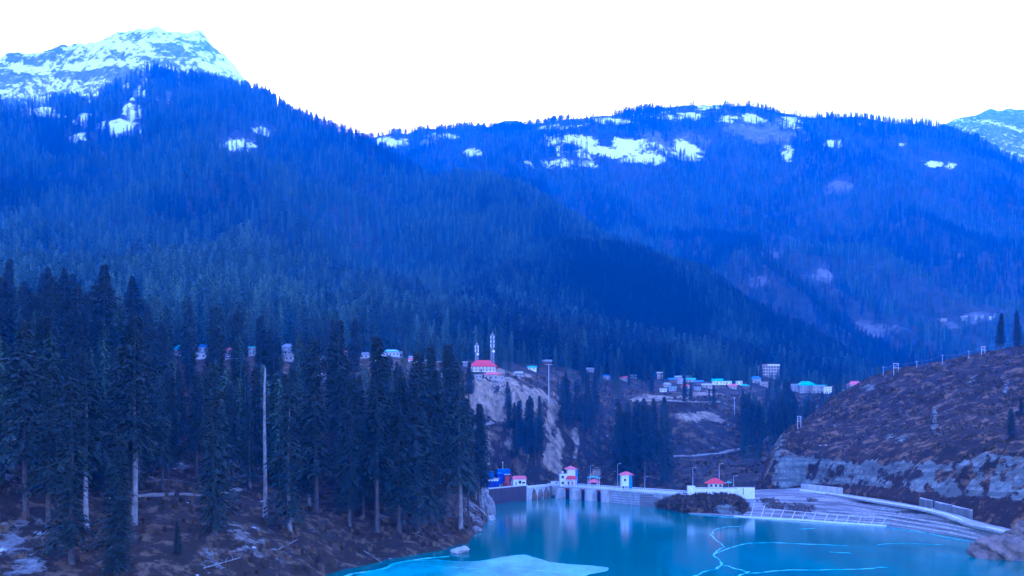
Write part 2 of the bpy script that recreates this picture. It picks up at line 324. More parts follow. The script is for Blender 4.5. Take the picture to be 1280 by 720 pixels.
L_slope = Layer('lakeside_slope', [
    [(-250, 780, 105), (0, 780, 110), (200, 765, 122), (380, 738, 157), (425, 724, 171), (455, 716, 179), (500, 705, 193), (560, 694, 209), (586, 691, 214), (594, 672, 250), (606, 662, 275), (613, 652, 304), (618, 642, 341), (626, 638, 355)],
    [(-250, 700, 130), (0, 700, 132), (200, 695, 145), (380, 694, 172), (425, 694, 187), (500, 686, 203), (560, 679, 220), (586, 672, 238), (594, 658, 262), (606, 650, 286), (613, 645, 318), (618, 640, 345), (626, 641, 358)],
    [(-250, 600, 165), (0, 605, 165), (200, 625, 188), (330, 643, 192), (425, 645, 216), (500, 645, 236), (560, 643, 258), (580, 636, 275), (594, 632, 300), (606, 636, 310), (613, 642, 328), (626, 642, 362)],
    [(-250, 520, 220), (0, 530, 220), (200, 560, 245), (330, 577, 258), (425, 583, 272), (500, 578, 288), (560, 572, 308), (578, 590, 330), (590, 614, 350), (606, 628, 358), (626, 640, 370)],
    [(-250, 450, 320), (0, 460, 320), (160, 464, 325), (330, 477, 340), (425, 490, 350), (500, 500, 365), (560, 512, 385), (578, 560, 390), (590, 612, 390), (606, 620, 385), (626, 634, 385)],
    [(-250, 430, 420), (0, 436, 420), (200, 445, 440), (330, 447, 450), (425, 450, 460), (500, 452, 480), (545, 464, 485), (560, 490, 480), (580, 570, 460), (606, 612, 440), (626, 625, 430)],
    [(-250, 425, 560), (0, 430, 560), (200, 440, 560), (330, 443, 570), (425, 445, 580), (500, 446, 590), (545, 462, 590), (560, 500, 590), (580, 570, 560), (606, 612, 520), (626, 625, 500)]],
    -250, 626, 420, 260, M['slope'], amp_slope, mask_slope, smooth=5)

# the hill on the right
ROCK_H = [(972, 560, 14, 20), (985, 588, 22, 20), (1215, 475, 7, 7), (1168, 530, 4, 20), (1085, 485, 12, 6), (1255, 480, 5, 10), (1040, 533, 5, 4), (1120, 548, 14, 5), (1190, 500, 10, 5)]
def amp_hill(x, y, t, u): return fbm(x / 18, y / 18, 91, 5) * 3.0 * sstep(1, 2, t) * (1 - 0.6 * sstep(3.3, 4, t)) + (ridged(x / 9, y / 9, 93, 4) - 0.6) * 2.4 * sstep(0.2, 1.2, t) * (1 - sstep(2.2, 3, t)) + fbm(x / 4.5, y / 4.5, 94, 4) * 0.9 * sstep(0.2, 1.0, t)
def mask_hill(x, y, z, u, py, t):
    n = fbm(x / 5, y / 5, 95, 4); b = blobs(u, py, ROCK_H); band = sstep(0.75, 1.05, t) * (1 - sstep(1.75, 2.1, t)) * sstep(968, 985, u)
    return 0 * x, b * 0.45 + 0.7 * n * (b > 0.02) + 0.1 + 0.35 * n + band * (0.55 + 0.9 * fbm(u / 14, t * 2, 96, 4))
L_hill = Layer('right_hill', [
    [(930, 630, 392), (960, 616, 390), (1000, 610, 388), (1060, 616, 346), (1100, 620, 311), (1150, 629, 281), (1200, 645, 258), (1240, 655, 242), (1280, 665, 228), (1500, 695, 196)],
    [(930, 622, 398), (955, 612, 396), (1000, 605, 395), (1060, 605, 354), (1100, 607, 319), (1150, 611, 289), (1200, 619, 267), (1240, 618, 253), (1280, 618, 242), (1500, 620, 208)],
    [(930, 618, 405), (950, 606, 402), (960, 590, 402), (970, 570, 402), (1000, 572, 403), (1060, 575, 364), (1100, 577, 331), (1150, 574, 303), (1200, 572, 284), (1240, 570, 272), (1280, 570, 262), (1500, 560, 232)],
    [(930, 614, 440), (950, 602, 430), (964, 570, 422), (975, 552, 420), (1000, 540, 435), (1060, 532, 425), (1100, 527, 405), (1200, 515, 365), (1280, 505, 345), (1500, 480, 310)],
    [(930, 612, 490), (950, 600, 480), (964, 566, 445), (976, 546, 440), (990, 536, 460), (1020, 516, 475), (1050, 493, 480), (1080, 478, 478), (1110, 467, 475), (1160, 456, 465), (1220, 443, 455), (1280, 432, 450), (1500, 400, 430)]],
    930, 1500, 420, 190, M['hill'], amp_hill, mask_hill, smooth=5, back=[(40, 1), (120, -25)])

# gravel bank below the road, road bench behind it
WL = [(800, 632), (815, 633), (860, 642), (920, 646), (1000, 652), (1110, 659), (1180, 670), (1240, 682), (1290, 694), (1400, 720)]
def amp_bank(x, y, t, u): return fbm(x / 12, y / 12, 101, 4) * 0.35 * sstep(1, 1.4, t) * (1 - sstep(1.7, 2, t))
def mask_bank(x, y, z, u, py, t):
    b = blobs(u, py, [(970, 632, 18, 5), (1000, 636, 22, 7), (960, 626, 14, 4), (1150, 640, 40, 3), (1090, 628, 25, 2.5), (1015, 625, 10, 3)])
    return 0 * x, b * 1.1
L_bank = Layer('gravel_bank', [
    [(p, y + 5, dz(y + 5, -1.6)) for p, y in WL],
    [(p, y, dz(y, 0.15)) for p, y in WL],
    [(800, 619, 372), (860, 617, 368), (930, 616, 370), (1000, 613, 374), (1040, 619, 346), (1100, 629, 293), (1150, 637, 269), (1190, 647, 251), (1240, 662, 229), (1290, 674, 212), (1400, 700, 186)],
    [(800, 616, 385), (860, 614, 384), (930, 613, 385), (1000, 610, 386), (1040, 616, 356), (1100, 625.5, 302), (1150, 633, 278), (1190, 643, 259), (1240, 657, 237), (1290, 669, 219), (1400, 694, 192)],
    [(800, 618, 402), (860, 616, 402), (930, 614, 402), (1000, 609, 402), (1040, 613, 372), (1100, 622, 320), (1150, 630, 296), (1190, 640, 276), (1240, 653, 254), (1290, 665, 236), (1400, 690, 206)]],
    800, 1400, 300, 100, M['bank'], amp_bank, mask_bank, smooth=7)

# ground sheet under everything, lake surface
def sheet(name, x0, x1, y0, y1, z, mat):
    me = bpy.data.meshes.new(name); me.from_pydata([(x0, y0, z), (x1, y0, z), (x1, y1, z), (x0, y1, z)], [], [(0, 1, 2, 3)])
    o = link(name, me, mat); o['kind'] = 'structure'; return o
sheet('ground', -6000, 6000, -1200, 7000, -9.0, M['slope'])
m, nt, b = new_mat('lake_water')
f, n = noise_fac(nt, 0.02, 4, 0.6, lo=0.3, hi=0.7)
nt.links.new(mixc(nt, f, (0.001, 0.125, 0.095), (0.002, 0.18, 0.13)), b.inputs['Base Color'])
b.inputs['Roughness'].default_value = 0.12; b.inputs['IOR'].default_value = 1.33; b.inputs['Specular IOR Level'].default_value = 0.5
f2, n2 = noise_fac(nt, 0.5, 4, 0.6, stretch=(1, 0.45, 1)); bump(nt, b, n2.outputs['Fac'], 0.25, 0.06)
M['water'] = m
sheet('lake_water', -120, 330, 40, 470, 0.0, m)

# ------------------------------------------------------------------ conifers
def foliage_mat(name, a, b_, c_, stand=None):
    m, nt, b = new_mat(name); b.inputs['Roughness'].default_value = 0.75
    oi = nd(nt, 'ShaderNodeObjectInfo'); f, n = noise_fac(nt, 0.35, 4, 0.6, lo=0.3, hi=0.7)
    col = mixc(nt, f, a, b_); f3 = nd(nt, 'ShaderNodeMath', operation='POWER'); f3.inputs[1].default_value = 1.7
    nt.links.new(oi.outputs['Random'], f3.inputs[0]); col = mixc(nt, f3.outputs[0], col, c_)
    if stand:                                       # darker and lighter stands (spruce against pine and young growth; lower spur's shade painted in)
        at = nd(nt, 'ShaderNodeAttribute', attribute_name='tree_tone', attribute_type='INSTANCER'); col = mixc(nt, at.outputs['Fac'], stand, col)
    nt.links.new(col, b.inputs['Base Color'])
    return m
M['needles'] = foliage_mat('conifer_needles', (0.014, 0.024, 0.019), (0.036, 0.052, 0.04), (0.04, 0.06, 0.048))
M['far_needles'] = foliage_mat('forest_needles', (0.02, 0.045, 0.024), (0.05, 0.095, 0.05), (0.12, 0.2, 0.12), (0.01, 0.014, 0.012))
M['bark'] = simple('conifer_bark', (0.108, 0.09, 0.0765), (0.045, 0.0378, 0.0324), scale=2.5, rough=0.95, bmp=0.6, bdist=0.06, stretch=(1, 1, 0.3))
M['pale_bark'] = simple('pale_bark', (0.306, 0.279, 0.252), (0.126, 0.1125, 0.099), scale=1.6, rough=0.95, bmp=0.5, bdist=0.05, stretch=(1, 1, 0.4))

def tube(vs_, fs_, pts, rad, n=8):
    base = len(vs_)
    for k, (p, r) in enumerate(zip(pts, rad)):
        for j in range(n):
            a = 2 * math.pi * j / n; vs_.append((p[0] + r * math.cos(a), p[1] + r * math.sin(a), p[2]))
    for k in range(len(pts) - 1):
        for j in range(n):
            a = base + k * n + j; b = base + k * n + (j + 1) % n
            fs_.append((a, b, b + n, a + n))
def crown_profile(t, kind):
    if kind == 0: return (1 - t) ** 0.75 * min(1, 0.55 + t * 2.2)          # narrow spire
    if kind == 1: return (1 - t) ** 0.55 * (0.7 + 0.3 * math.sin(t * 17))    # ragged, layered
    return (1 - t ** 2.2) * (0.75 + 0.25 * math.sin(t * 11 + 1))            # old, broad-topped
def make_conifer(seed, h, rmax, cb, kind, nb, ns, ss, stubs=True):
    """crown vertices/faces and trunk vertices/faces of one conifer of height h; nb branches with ns needle sprays of size ss"""
    r = random.Random(seed); cv, cf = [], []; tv, tf = [], []
    lean = (r.uniform(-.012, .012), r.uniform(-.012, .012))
    def axis(z): return (lean[0] * z + 0.15 * math.sin(z * 0.16 + seed), lean[1] * z + 0.15 * math.cos(z * 0.13 + seed), z)
    zs = np.linspace(-1.5, h * 0.985, 12); r0 = h * 0.0125
    tube(tv, tf, [axis(z) for z in zs], [max(0.04, r0 * (1 - max(z, 0) / h) ** 0.8 * (1.35 if z < 0.5 else 1)) for z in zs], 8)
    if stubs:
        for k in range(16):
            z = r.uniform(0.1, 1) * cb * h + 1; a = r.uniform(0, 6.283); ln = r.uniform(.8, 2.6); c = axis(z)
            e = (c[0] + math.cos(a) * ln, c[1] + math.sin(a) * ln, z - ln * r.uniform(.1, .5)); b0 = len(tv)
            tv.extend([(c[0], c[1], z + .07), (c[0], c[1], z - .07), e]); tf.append((b0, b0 + 1, b0 + 2))
    ga = 2.39996; gap = r.uniform(0, 6.28)
    for i in range(nb):
        t = (i + r.random()) / nb; t = t ** 0.92; z = h * (cb + (1 - cb) * t); a = i * ga + r.uniform(-.5, .5)
        L = rmax * crown_profile(t, kind) * r.uniform(0.62, 1.12) * (0.86 + 0.2 * math.sin(a + gap)) + 0.25
        if r.random() < 0.06: L *= 1.3
        if kind and r.random() < 0.12: continue
        c = axis(z); ca, sa = math.cos(a), math.sin(a); up = r.uniform(-.05, .22) + 0.25 * t; dr = r.uniform(.35, .75) * (1.1 - 0.6 * t)
        def sp(s): return (c[0] + ca * L * s, c[1] + sa * L * s, z + L * (up * s - dr * s * s))
        m = max(2, int(ns * (0.35 + 0.65 * L / rmax)))
        for k in range(m):
            s = (k + r.uniform(.2, 1)) / m; s = 0.12 + 0.9 * s; p = sp(s)
            q = ss * r.uniform(.6, 1.25) * (0.75 + 0.3 * L / rmax)
            side = r.choice((-1, 1)) * r.uniform(.2, 1.15); da = a + side
            dx, dy = math.cos(da), math.sin(da); dzv = -r.uniform(.15, .95)
            wv = r.uniform(.16, .3) * q; wx, wy = -dy * wv, dx * wv; wz = r.uniform(-.5, .5) * wv
            b0 = len(cv)
            cv.extend([p, (p[0] + dx * q * .5 + wx, p[1] + dy * q * .5 + wy, p[2] + dzv * q * .4 + wz),
                       (p[0] + dx * q, p[1] + dy * q, p[2] + dzv * q * 1.0), (p[0] + dx * q * .5 - wx, p[1] + dy * q * .5 - wy, p[2] + dzv * q * .4 - wz)])
            cf.append((b0, b0 + 1, b0 + 2, b0 + 3))
    tp = axis(h); b0 = len(cv); s = ss * .3
    cv.extend([(tp[0] - s, tp[1], h - ss * 1.6), (tp[0] + s, tp[1], h - ss * 1.6), (tp[0], tp[1], h + ss * .3), (tp[0], tp[1] - s, h - ss * 1.6), (tp[0], tp[1] + s, h - ss * 1.6)])
    cf.append((b0, b0 + 1, b0 + 2)); cf.append((b0 + 3, b0 + 4, b0 + 2))
    return cv, cf, tv, tf
def mesh(name, v, f, mat, smooth=False):
    me = bpy.data.meshes.new(name); me.from_pydata(v, [], f); me.materials.append(mat)
    if smooth: me.polygons.foreach_set('use_smooth', np.ones(len(me.polygons), bool))
    me.update(); return me
# near trees: height 40 m at scale 1
SPEC = [(1, 4.6, .12, 0), (2, 4.9, .22, 1), (3, 5.0, .3, 2), (4, 4.2, .18, 0), (5, 5.2, .1, 1), (6, 4.5, .36, 2), (7, 4.0, .28, 1), (8, 4.8, .05, 0)]
CONIFERS = []
for s, rm, cb, kd in SPEC:
    cv, cf, tv, tf = make_conifer(s, 40.0, rm * 1.08, cb, kd, 420, 27, 0.95)
    CONIFERS.append((mesh('conifer_crown', cv, cf, M['needles']), mesh('conifer_trunk', tv, tf, M['bark'], True), mesh('conifer_trunk_pale', tv, tf, M['pale_bark'], True)))
LOWS = []
for s, rm, cb, kd in SPEC[:6]:
    cv, cf, tv, tf = make_conifer(s + 40, 40.0, rm * 1.1, cb * .5, kd, 150, 8, 1.9, False)
    k = len(cv); cv = cv + tv; cf = cf + [tuple(i + k for i in f) for f in tf]
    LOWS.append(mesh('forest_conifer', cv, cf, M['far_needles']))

# ------------------------------------------------------------------ the forest on the mountains: uncountable, one object of instances
def forest(name, label, pts, meshes):
    """pts: array of x, y, z, scale and, if given, tone"""
    tone = pts[:, 4] if pts.shape[1] > 4 else np.ones(len(pts))
    me = bpy.data.meshes.new(name); me.vertices.add(len(pts)); me.vertices.foreach_set('co', np.ascontiguousarray(pts[:, :3], np.float32).ravel())
    for an, data, ty in (('tree_tone', tone, 'FLOAT'), ('tree_scale', pts[:, 3], 'FLOAT'), ('tree_turn', rng.random(len(pts)) * 6.283, 'FLOAT'), ('tree_kind', rng.integers(0, len(meshes), len(pts)), 'INT')):
        at = me.attributes.new(an, ty, 'POINT'); at.data.foreach_set('value', np.ascontiguousarray(data, np.int32 if ty == 'INT' else np.float32))
    o = link(name, me); tag(o, label, 'forest', None, 'stuff')
    col = bpy.data.collections.new(name + '_kinds')
    for i, m_ in enumerate(meshes): col.objects.link(bpy.data.objects.new(f'{name}_kind_{i:02d}', m_))
    ng = bpy.data.node_groups.new(name, 'GeometryNodeTree')
    ng.interface.new_socket('Geometry', in_out='INPUT', socket_type='NodeSocketGeometry'); ng.interface.new_socket('Geometry', in_out='OUTPUT', socket_type='NodeSocketGeometry')
    N = ng.nodes.new; gi, go = N('NodeGroupInput'), N('NodeGroupOutput')
    ci = N('GeometryNodeCollectionInfo'); ci.inputs['Collection'].default_value = col; ci.inputs['Separate Children'].default_value = True; ci.inputs['Reset Children'].default_value = True
    iop = N('GeometryNodeInstanceOnPoints'); iop.inputs['Pick Instance'].default_value = True
    def attr(nm, ty):
        a = N('GeometryNodeInputNamedAttribute'); a.data_type = ty; a.inputs[0].default_value = nm; return a.outputs[0]
    cx = N('ShaderNodeCombineXYZ'); L = ng.links.new
    L(attr('tree_turn', 'FLOAT'), cx.inputs[2]); e2r = N('FunctionNodeEulerToRotation'); L(cx.outputs[0], e2r.inputs[0])
    L(gi.outputs[0], iop.inputs['Points']); L(ci.outputs[0], iop.inputs['Instance']); L(attr('tree_kind', 'INT'), iop.inputs['Instance Index'])
    L(e2r.outputs[0], iop.inputs['Rotation']); L(attr('tree_scale', 'FLOAT'), iop.inputs['Scale']); L(iop.outputs[0], go.inputs[0])
    o.modifiers.new('instances', 'NODES').node_group = ng
    return o
def pts_of(layer, n, vmax, keep, smin, smax, seed, tone=None):
    rg = np.random.default_rng(seed)
    x, y, z, px, py, t, s, r = layer.sample(n, vmax, rg)
    k = keep(x, y, z, px, py, t, s, r, rg.random(n)); cl = fbm(x / 70, y / 70, seed + 3, 3)
    sc_ = smin + (smax - smin) * rg.random(n) * (0.75 + 0.5 * cl)
    ok = k & (px > -80) & (px < 1360)
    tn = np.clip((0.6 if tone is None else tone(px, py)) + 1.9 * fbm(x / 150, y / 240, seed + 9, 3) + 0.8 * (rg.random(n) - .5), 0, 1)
    return np.stack([x, y, z - 0.5, sc_, tn], -1)[ok]
FP = []
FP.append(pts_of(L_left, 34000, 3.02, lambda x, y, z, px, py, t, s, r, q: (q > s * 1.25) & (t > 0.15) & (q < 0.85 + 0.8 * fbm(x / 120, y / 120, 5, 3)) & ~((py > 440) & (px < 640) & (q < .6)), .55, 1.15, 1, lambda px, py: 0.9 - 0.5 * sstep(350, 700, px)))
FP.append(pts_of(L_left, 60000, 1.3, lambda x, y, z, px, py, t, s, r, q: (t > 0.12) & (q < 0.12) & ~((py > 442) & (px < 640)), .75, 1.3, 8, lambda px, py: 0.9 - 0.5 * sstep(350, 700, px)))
FP.append(pts_of(L_spur, 9000, 2.02, lambda x, y, z, px, py, t, s, r, q: t > -1, .5, .95, 2, lambda px, py: 0.6 + 0 * px))
FP.append(pts_of(L_spur2, 9000, 2.02, lambda x, y, z, px, py, t, s, r, q: t > 0.1, .5, 1.0, 12, lambda px, py: 0.12 + 0 * px))  # dark tone puts the lower spur's shade into its needles
FP.append(pts_of(L_right, 46000, 3.02, lambda x, y, z, px, py, t, s, r, q: (q > s * 1.25) & (q > r * 1.2) & (q < 0.85 + 0.8 * fbm(x / 160, y / 160, 6, 3)), .45, .85, 3))
FP.append(pts_of(L_peak, 6000, 2.0, lambda x, y, z, px, py, t, s, r, q: (q < 0.9) & (py > 112 + 30 * q), .4, .7, 4))
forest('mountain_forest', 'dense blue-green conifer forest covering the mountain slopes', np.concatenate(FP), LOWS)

# ------------------------------------------------------------------ mesh builder
class MB:
    def __init__(s): s.v = []; s.f = []
    def box(s, cx, cy, cz, sx, sy, sz, rz=0.0):
        c, n = math.cos(rz), math.sin(rz); b = len(s.v)
        for dz_ in (-.5, .5):
            for dx, dy in ((-.5, -.5), (.5, -.5), (.5, .5), (-.5, .5)):
                x, y = dx * sx, dy * sy; s.v.append((cx + x * c - y * n, cy + x * n + y * c, cz + dz_ * sz))
        s.f += [tuple(b + i for i in q) for q in ((3, 2, 1, 0), (4, 5, 6, 7), (0, 1, 5, 4), (1, 2, 6, 5), (2, 3, 7, 6), (3, 0, 4, 7))]; return s
    def bx(s, x0, x1, y0, y1, z0, z1): return s.box((x0 + x1) / 2, (y0 + y1) / 2, (z0 + z1) / 2, x1 - x0, y1 - y0, z1 - z0)
    def prism(s, poly, z0, z1):
        b = len(s.v); n = len(poly)
        s.v += [(p[0], p[1], z0) for p in poly] + [(p[0], p[1], z1) for p in poly]
        s.f.append(tuple(b + i for i in range(n - 1, -1, -1))); s.f.append(tuple(b + n + i for i in range(n)))
        for i in range(n): j = (i + 1) % n; s.f.append((b + i, b + j, b + n + j, b + n + i))
        return s
    def bar(s, p0, p1, r, n=6, r1=None):
        p0, p1 = Vector(p0), Vector(p1); d = (p1 - p0).normalized(); a = d.orthogonal().normalized(); c = d.cross(a); b = len(s.v); r1 = r if r1 is None else r1
        for p, q in ((p0, r), (p1, r1)):
            for k in range(n):
                t = 2 * math.pi * k / n; s.v.append(tuple(p + a * (q * math.cos(t)) + c * (q * math.sin(t))))
        for k in range(n): j = (k + 1) % n; s.f.append((b + k, b + j, b + n + j, b + n + k))
        s.f.append(tuple(b + k for k in range(n - 1, -1, -1))); s.f.append(tuple(b + n + k for k in range(n))); return s
    def hip(s, x0, x1, y0, y1, z, h, ridge=0.0, th=0.18):
        """hip roof with a thin eave; ridge = share of the longer side left as a ridge"""
        b = len(s.v); cx, cy = (x0 + x1) / 2, (y0 + y1) / 2; lx, ly = (x1 - x0) / 2, (y1 - y0) / 2
        rx, ry = (lx * ridge, 0) if lx >= ly else (0, ly * ridge)
        s.v += [(x0, y0, z), (x1, y0, z), (x1, y1, z), (x0, y1, z), (x0, y0, z + th), (x1, y0, z + th), (x1, y1, z + th), (x0, y1, z + th), (cx - rx, cy - ry, z + h), (cx + rx, cy + ry, z + h)]
        q = [(3, 2, 1, 0), (0, 1, 5, 4), (1, 2, 6, 5), (2, 3, 7, 6), (3, 0, 4, 7)]
        q += [(4, 5, 9, 8), (5, 6, 9), (6, 7, 8, 9), (7, 4, 8)] if lx >= ly else [(4, 5, 8), (5, 6, 9, 8), (6, 7, 9), (7, 4, 8, 9)]
        s.f += [tuple(b + i for i in k) for k in q]; return s
    def gable(s, x0, x1, y0, y1, z, h, th=0.15):
        b = len(s.v); cy = (y0 + y1) / 2
        s.v += [(x0, y0, z), (x0, cy, z + h), (x0, y1, z), (x1, y0, z), (x1, cy, z + h), (x1, y1, z), (x0, y0, z - th), (x0, y1, z - th), (x1, y0, z - th), (x1, y1, z - th)]
        s.f += [tuple(b + i for i in q) for q in ((0, 3, 4, 1), (1, 4, 5, 2), (6, 7, 9, 8), (0, 6, 8, 3), (2, 5, 9, 7), (0, 1, 2, 7, 6), (3, 8, 9, 5, 4))]; return s
    def build(s, name, mat, parent=None, loc=(0, 0, 0), rz=0.0, bevel=0):
        me = bpy.data.meshes.new(name); me.from_pydata(s.v, [], s.f); me.update()
        bm_ = bmesh.new(); bm_.from_mesh(me); bmesh.ops.recalc_face_normals(bm_, faces=bm_.faces)
        if bevel: bmesh.ops.bevel(bm_, geom=bm_.edges[:], offset=bevel, segments=1, affect='EDGES')
        bm_.to_mesh(me); bm_.free()
        return link(name, me, mat, parent, loc, rz)

M['white'] = simple('white_paint', (0.84, 0.82, 0.78), (0.68, 0.66, 0.62), scale=0.7, rough=0.7, bmp=0.1)
M['plaster'] = simple('dull_plaster', (0.42, 0.4, 0.38), (0.26, 0.24, 0.22), scale=0.5, rough=0.9)
M['cream'] = simple('cream_render', (0.45, 0.39, 0.32), (0.3, 0.26, 0.22), scale=0.6, rough=0.85)
M['grey_wall'] = simple('grey_render', (0.33, 0.33, 0.33), (0.2, 0.2, 0.2), scale=0.6, rough=0.9)
M['wood_wall'] = simple('timber_wall', (0.2, 0.13, 0.085), (0.1, 0.065, 0.045), scale=1.0, rough=0.9, stretch=(1, 1, 6))
M['concrete'] = simple('weathered_concrete', (0.6, 0.57, 0.52), (0.36, 0.34, 0.31), scale=0.35, rough=0.9, bmp=0.3, bdist=0.1, stretch=(1.6, 1.6, 0.5))
M['dark_concrete'] = simple('stained_concrete', (0.2, 0.2, 0.19), (0.11, 0.11, 0.1), scale=0.4, rough=0.9, stretch=(1.5, 1.5, .4))
M['deck'] = simple('pale_deck', (0.66, 0.63, 0.58), (0.4, 0.38, 0.36), scale=0.5, rough=0.85)
M['red_roof'] = simple('red_roof', (0.78, 0.06, 0.06), (0.55, 0.045, 0.05), scale=0.8, rough=0.55)
M['pink_roof'] = simple('faded_red_roof', (0.75, 0.16, 0.17), (0.55, 0.1, 0.11), scale=0.8, rough=0.6)
M['teal_roof'] = simple('turquoise_roof', (0.1, 0.5, 0.46), (0.06, 0.33, 0.32), scale=0.8, rough=0.5)
M['blue_roof'] = simple('blue_roof', (0.1, 0.24, 0.5), (0.06, 0.15, 0.34), scale=0.8, rough=0.5)
M['grey_roof'] = simple('grey_sheet_roof', (0.42, 0.42, 0.42), (0.26, 0.25, 0.24), scale=0.8, rough=0.55)
M['orange_roof'] = simple('rusty_roof', (0.5, 0.22, 0.1), (0.3, 0.13, 0.07), scale=0.8, rough=0.7)
M['blue_sheet'] = simple('blue_sheet_metal', (0.035, 0.13, 0.42), (0.025, 0.09, 0.28), scale=0.8, rough=0.5)
M['violet_sheet'] = simple('dark_blue_sheet', (0.04, 0.05, 0.28), (0.025, 0.03, 0.18), scale=0.8, rough=0.55)
M['red_steel'] = simple('red_steel', (0.45, 0.06, 0.05), (0.3, 0.05, 0.05), scale=1.2, rough=0.55)
M['dark_steel'] = simple('dark_steel', (0.035, 0.034, 0.038), (0.06, 0.045, 0.035), scale=1.0, rough=0.6)
M['pile_steel'] = simple('sheet_pile_steel', (0.09, 0.065, 0.075), (0.055, 0.04, 0.05), scale=0.7, rough=0.7, stretch=(1, 1, .3))
M['galv'] = simple('galvanised_steel', (0.5, 0.51, 0.52), (0.36, 0.37, 0.38), scale=1.5, rough=0.5, metal=0.3)
M['rock'] = simple('grey_rock', (0.324, 0.306, 0.288), (0.135, 0.126, 0.117), scale=0.6, rough=0.95, bmp=0.8, bdist=0.25, detail=7)
M['brown_rock'] = simple('brown_rock', (0.243, 0.171, 0.126), (0.081, 0.0675, 0.0585), scale=0.5, rough=0.95, bmp=0.9, bdist=0.3, detail=7)
M['pale_stone'] = simple('pale_stone', (0.495, 0.486, 0.468), (0.324, 0.306, 0.288), scale=0.8, rough=0.9, bmp=0.6, bdist=0.15)
M['road'] = simple('dusty_road', (0.38, 0.36, 0.33), (0.26, 0.25, 0.23), scale=0.3, rough=0.9, bmp=0.2)
M['path'] = simple('pale_track', (0.306, 0.27, 0.225), (0.18, 0.153, 0.126), scale=0.3, rough=0.95, bmp=0.2)
m, nt, b = new_mat('window_glass'); b.inputs['Base Color'].default_value = (0.02, 0.022, 0.025, 1); b.inputs['Roughness'].default_value = 0.15; b.inputs['Specular IOR Level'].default_value = 0.5; M['glass'] = m
M['dull_pane'] = simple('dusty_window', (0.1, 0.1, 0.1), (0.05, 0.05, 0.05), scale=2, rough=0.3, bmp=0)
M['white_pane'] = simple('white_window_panel', (0.82, 0.82, 0.8), (0.7, 0.7, 0.68), scale=2, rough=0.4, bmp=0)  # plain white panes for the cabin window strips

# ------------------------------------------------------------------ dam
DZ = 6.6                                      # crest level over the lake
D0, D1, D2, D3 = Vector((7.5, 415, 0)), Vector((22, 443, 0)), Vector((64, 373, 0)), Vector((86, 334, 0))
e = (D2 - D1).normalized(); DA = math.atan2(e.y, e.x); DL = (D2 - D1).length
def on_dam(px):
    a = (px - 640) / F; return (D1.y * a - D1.x) / (e.x - e.y * a)
dam = tag(empty('dam', (D1.x, D1.y, 0), DA), 'low pale concrete dam with gate bays closing off the blue lake', 'dam')
# local x runs along the crest to the right, local y points downstream (+) / into the lake (-)
MB().bx(-2, DL + 24, 6.2, 9.5, -8, DZ - 1.0).build('dam_body', M['concrete'], dam)
MB().bx(-3, DL + 26, -0.6, 10.0, DZ - 1.0, DZ - 0.35).build('deck', M['deck'], dam)
S = [on_dam(p) for p in (691, 699, 707, 717, 727, 736, 747, 756, 763, 811)]
for a, b_ in ((S[1], S[2]), (S[3], S[4]), (S[5], S[6]), (S[7], S[8])):       # four piers with rounded noses
    w = (b_ - a) * 0.74; cx = (a + b_) / 2; n = 10
    nose = [(cx + w / 2 * math.cos(math.pi + math.pi * k / n), -2.4 + w / 2 * math.sin(math.pi + math.pi * k / n) * 0.8) for k in range(n + 1)]
    pr = MB().prism(nose + [(cx + w / 2, 6.3), (cx - w / 2, 6.3)], -6, DZ - 1.02).build('pier', M['concrete'], dam)
    MB().bx(cx - w / 2 - .15, cx + w / 2 + .15, -3.0, 3.0, DZ - 2.0, DZ - 1.6).build('pier_cap', M['deck'], pr)
for a, b_ in ((S[2], S[3]), (S[4], S[5]), (S[6], S[7])):                     # gate bays
    g = MB().bx(a - 1.2, b_ + 1.2, 0.6, 1.0, -5, DZ - 1.2).build('gate', M['dark_steel'], dam)
    r = MB()
    for k in range(3): r.bx(a - .9, b_ + .9, 0.4, 0.59, 0.6 + k * 1.2, 0.85 + k * 1.2)
    r.build('gate_rib', M['violet_sheet'], g)
    MB().bx(a, b_, -0.5, 0.5, DZ - 1.75, DZ - 1.03).build('hoist_beam', M['red_steel'], dam)
n = 8; cw = [(S[0] - 3 + (S[1] - S[0] + 3) * k / n, -1.2 * math.sin(math.pi * k / n)) for k in range(n + 1)]
MB().prism(cw + [(S[1], 6.3), (S[0] - 3, 6.3)], 1.0, DZ - 1.03).build('curved_wall', M['concrete'], dam)
for k in range(5):                                                            # the long wall: poured in lifts
    z0 = -0.4 + k * 1.2 if k else -5
    MB().bx(S[8] + .1, S[9] - 1.2, -0.2 - 0.05 * (k % 2), 0.2, z0, 0.58 + k * 1.2 if k else .58).build('concrete_lift', M['concrete'], dam)
MB().bx(S[8] + .15, S[9] - 1.25, 0.25, 6.0, .4, DZ - 1.2).build('joint_shade_backing', M['dark_concrete'], dam)  # dark sheet paints the shadow lines between the lifts
MB().bx(S[9] - 1.15, S[9] - .3, .6, 6.2, -5, DZ - 1.1).build('stoplog_slot', M['dark_steel'], dam)
MB().bx(S[9] - .3, DL + 22, -0.1, 6.3, -5, DZ - 1.04).build('end_wall', M['concrete'], dam)
for y, nm in ((-0.45, 'parapet'), (9.7, 'parapet')):
    p = MB().bx(-3, DL + 26, y - .12, y + .12, DZ - 0.35, DZ + 0.15)
    for k in range(int((DL + 28) / 1.6)): p.bx(-2.9 + k * 1.6, -2.6 + k * 1.6, y - .15, y + .15, DZ + .15, DZ + .72)
    p.bx(-3, DL + 26, y - .1, y + .1, DZ + .72, DZ + .9); p.build(nm, M['white'], dam)
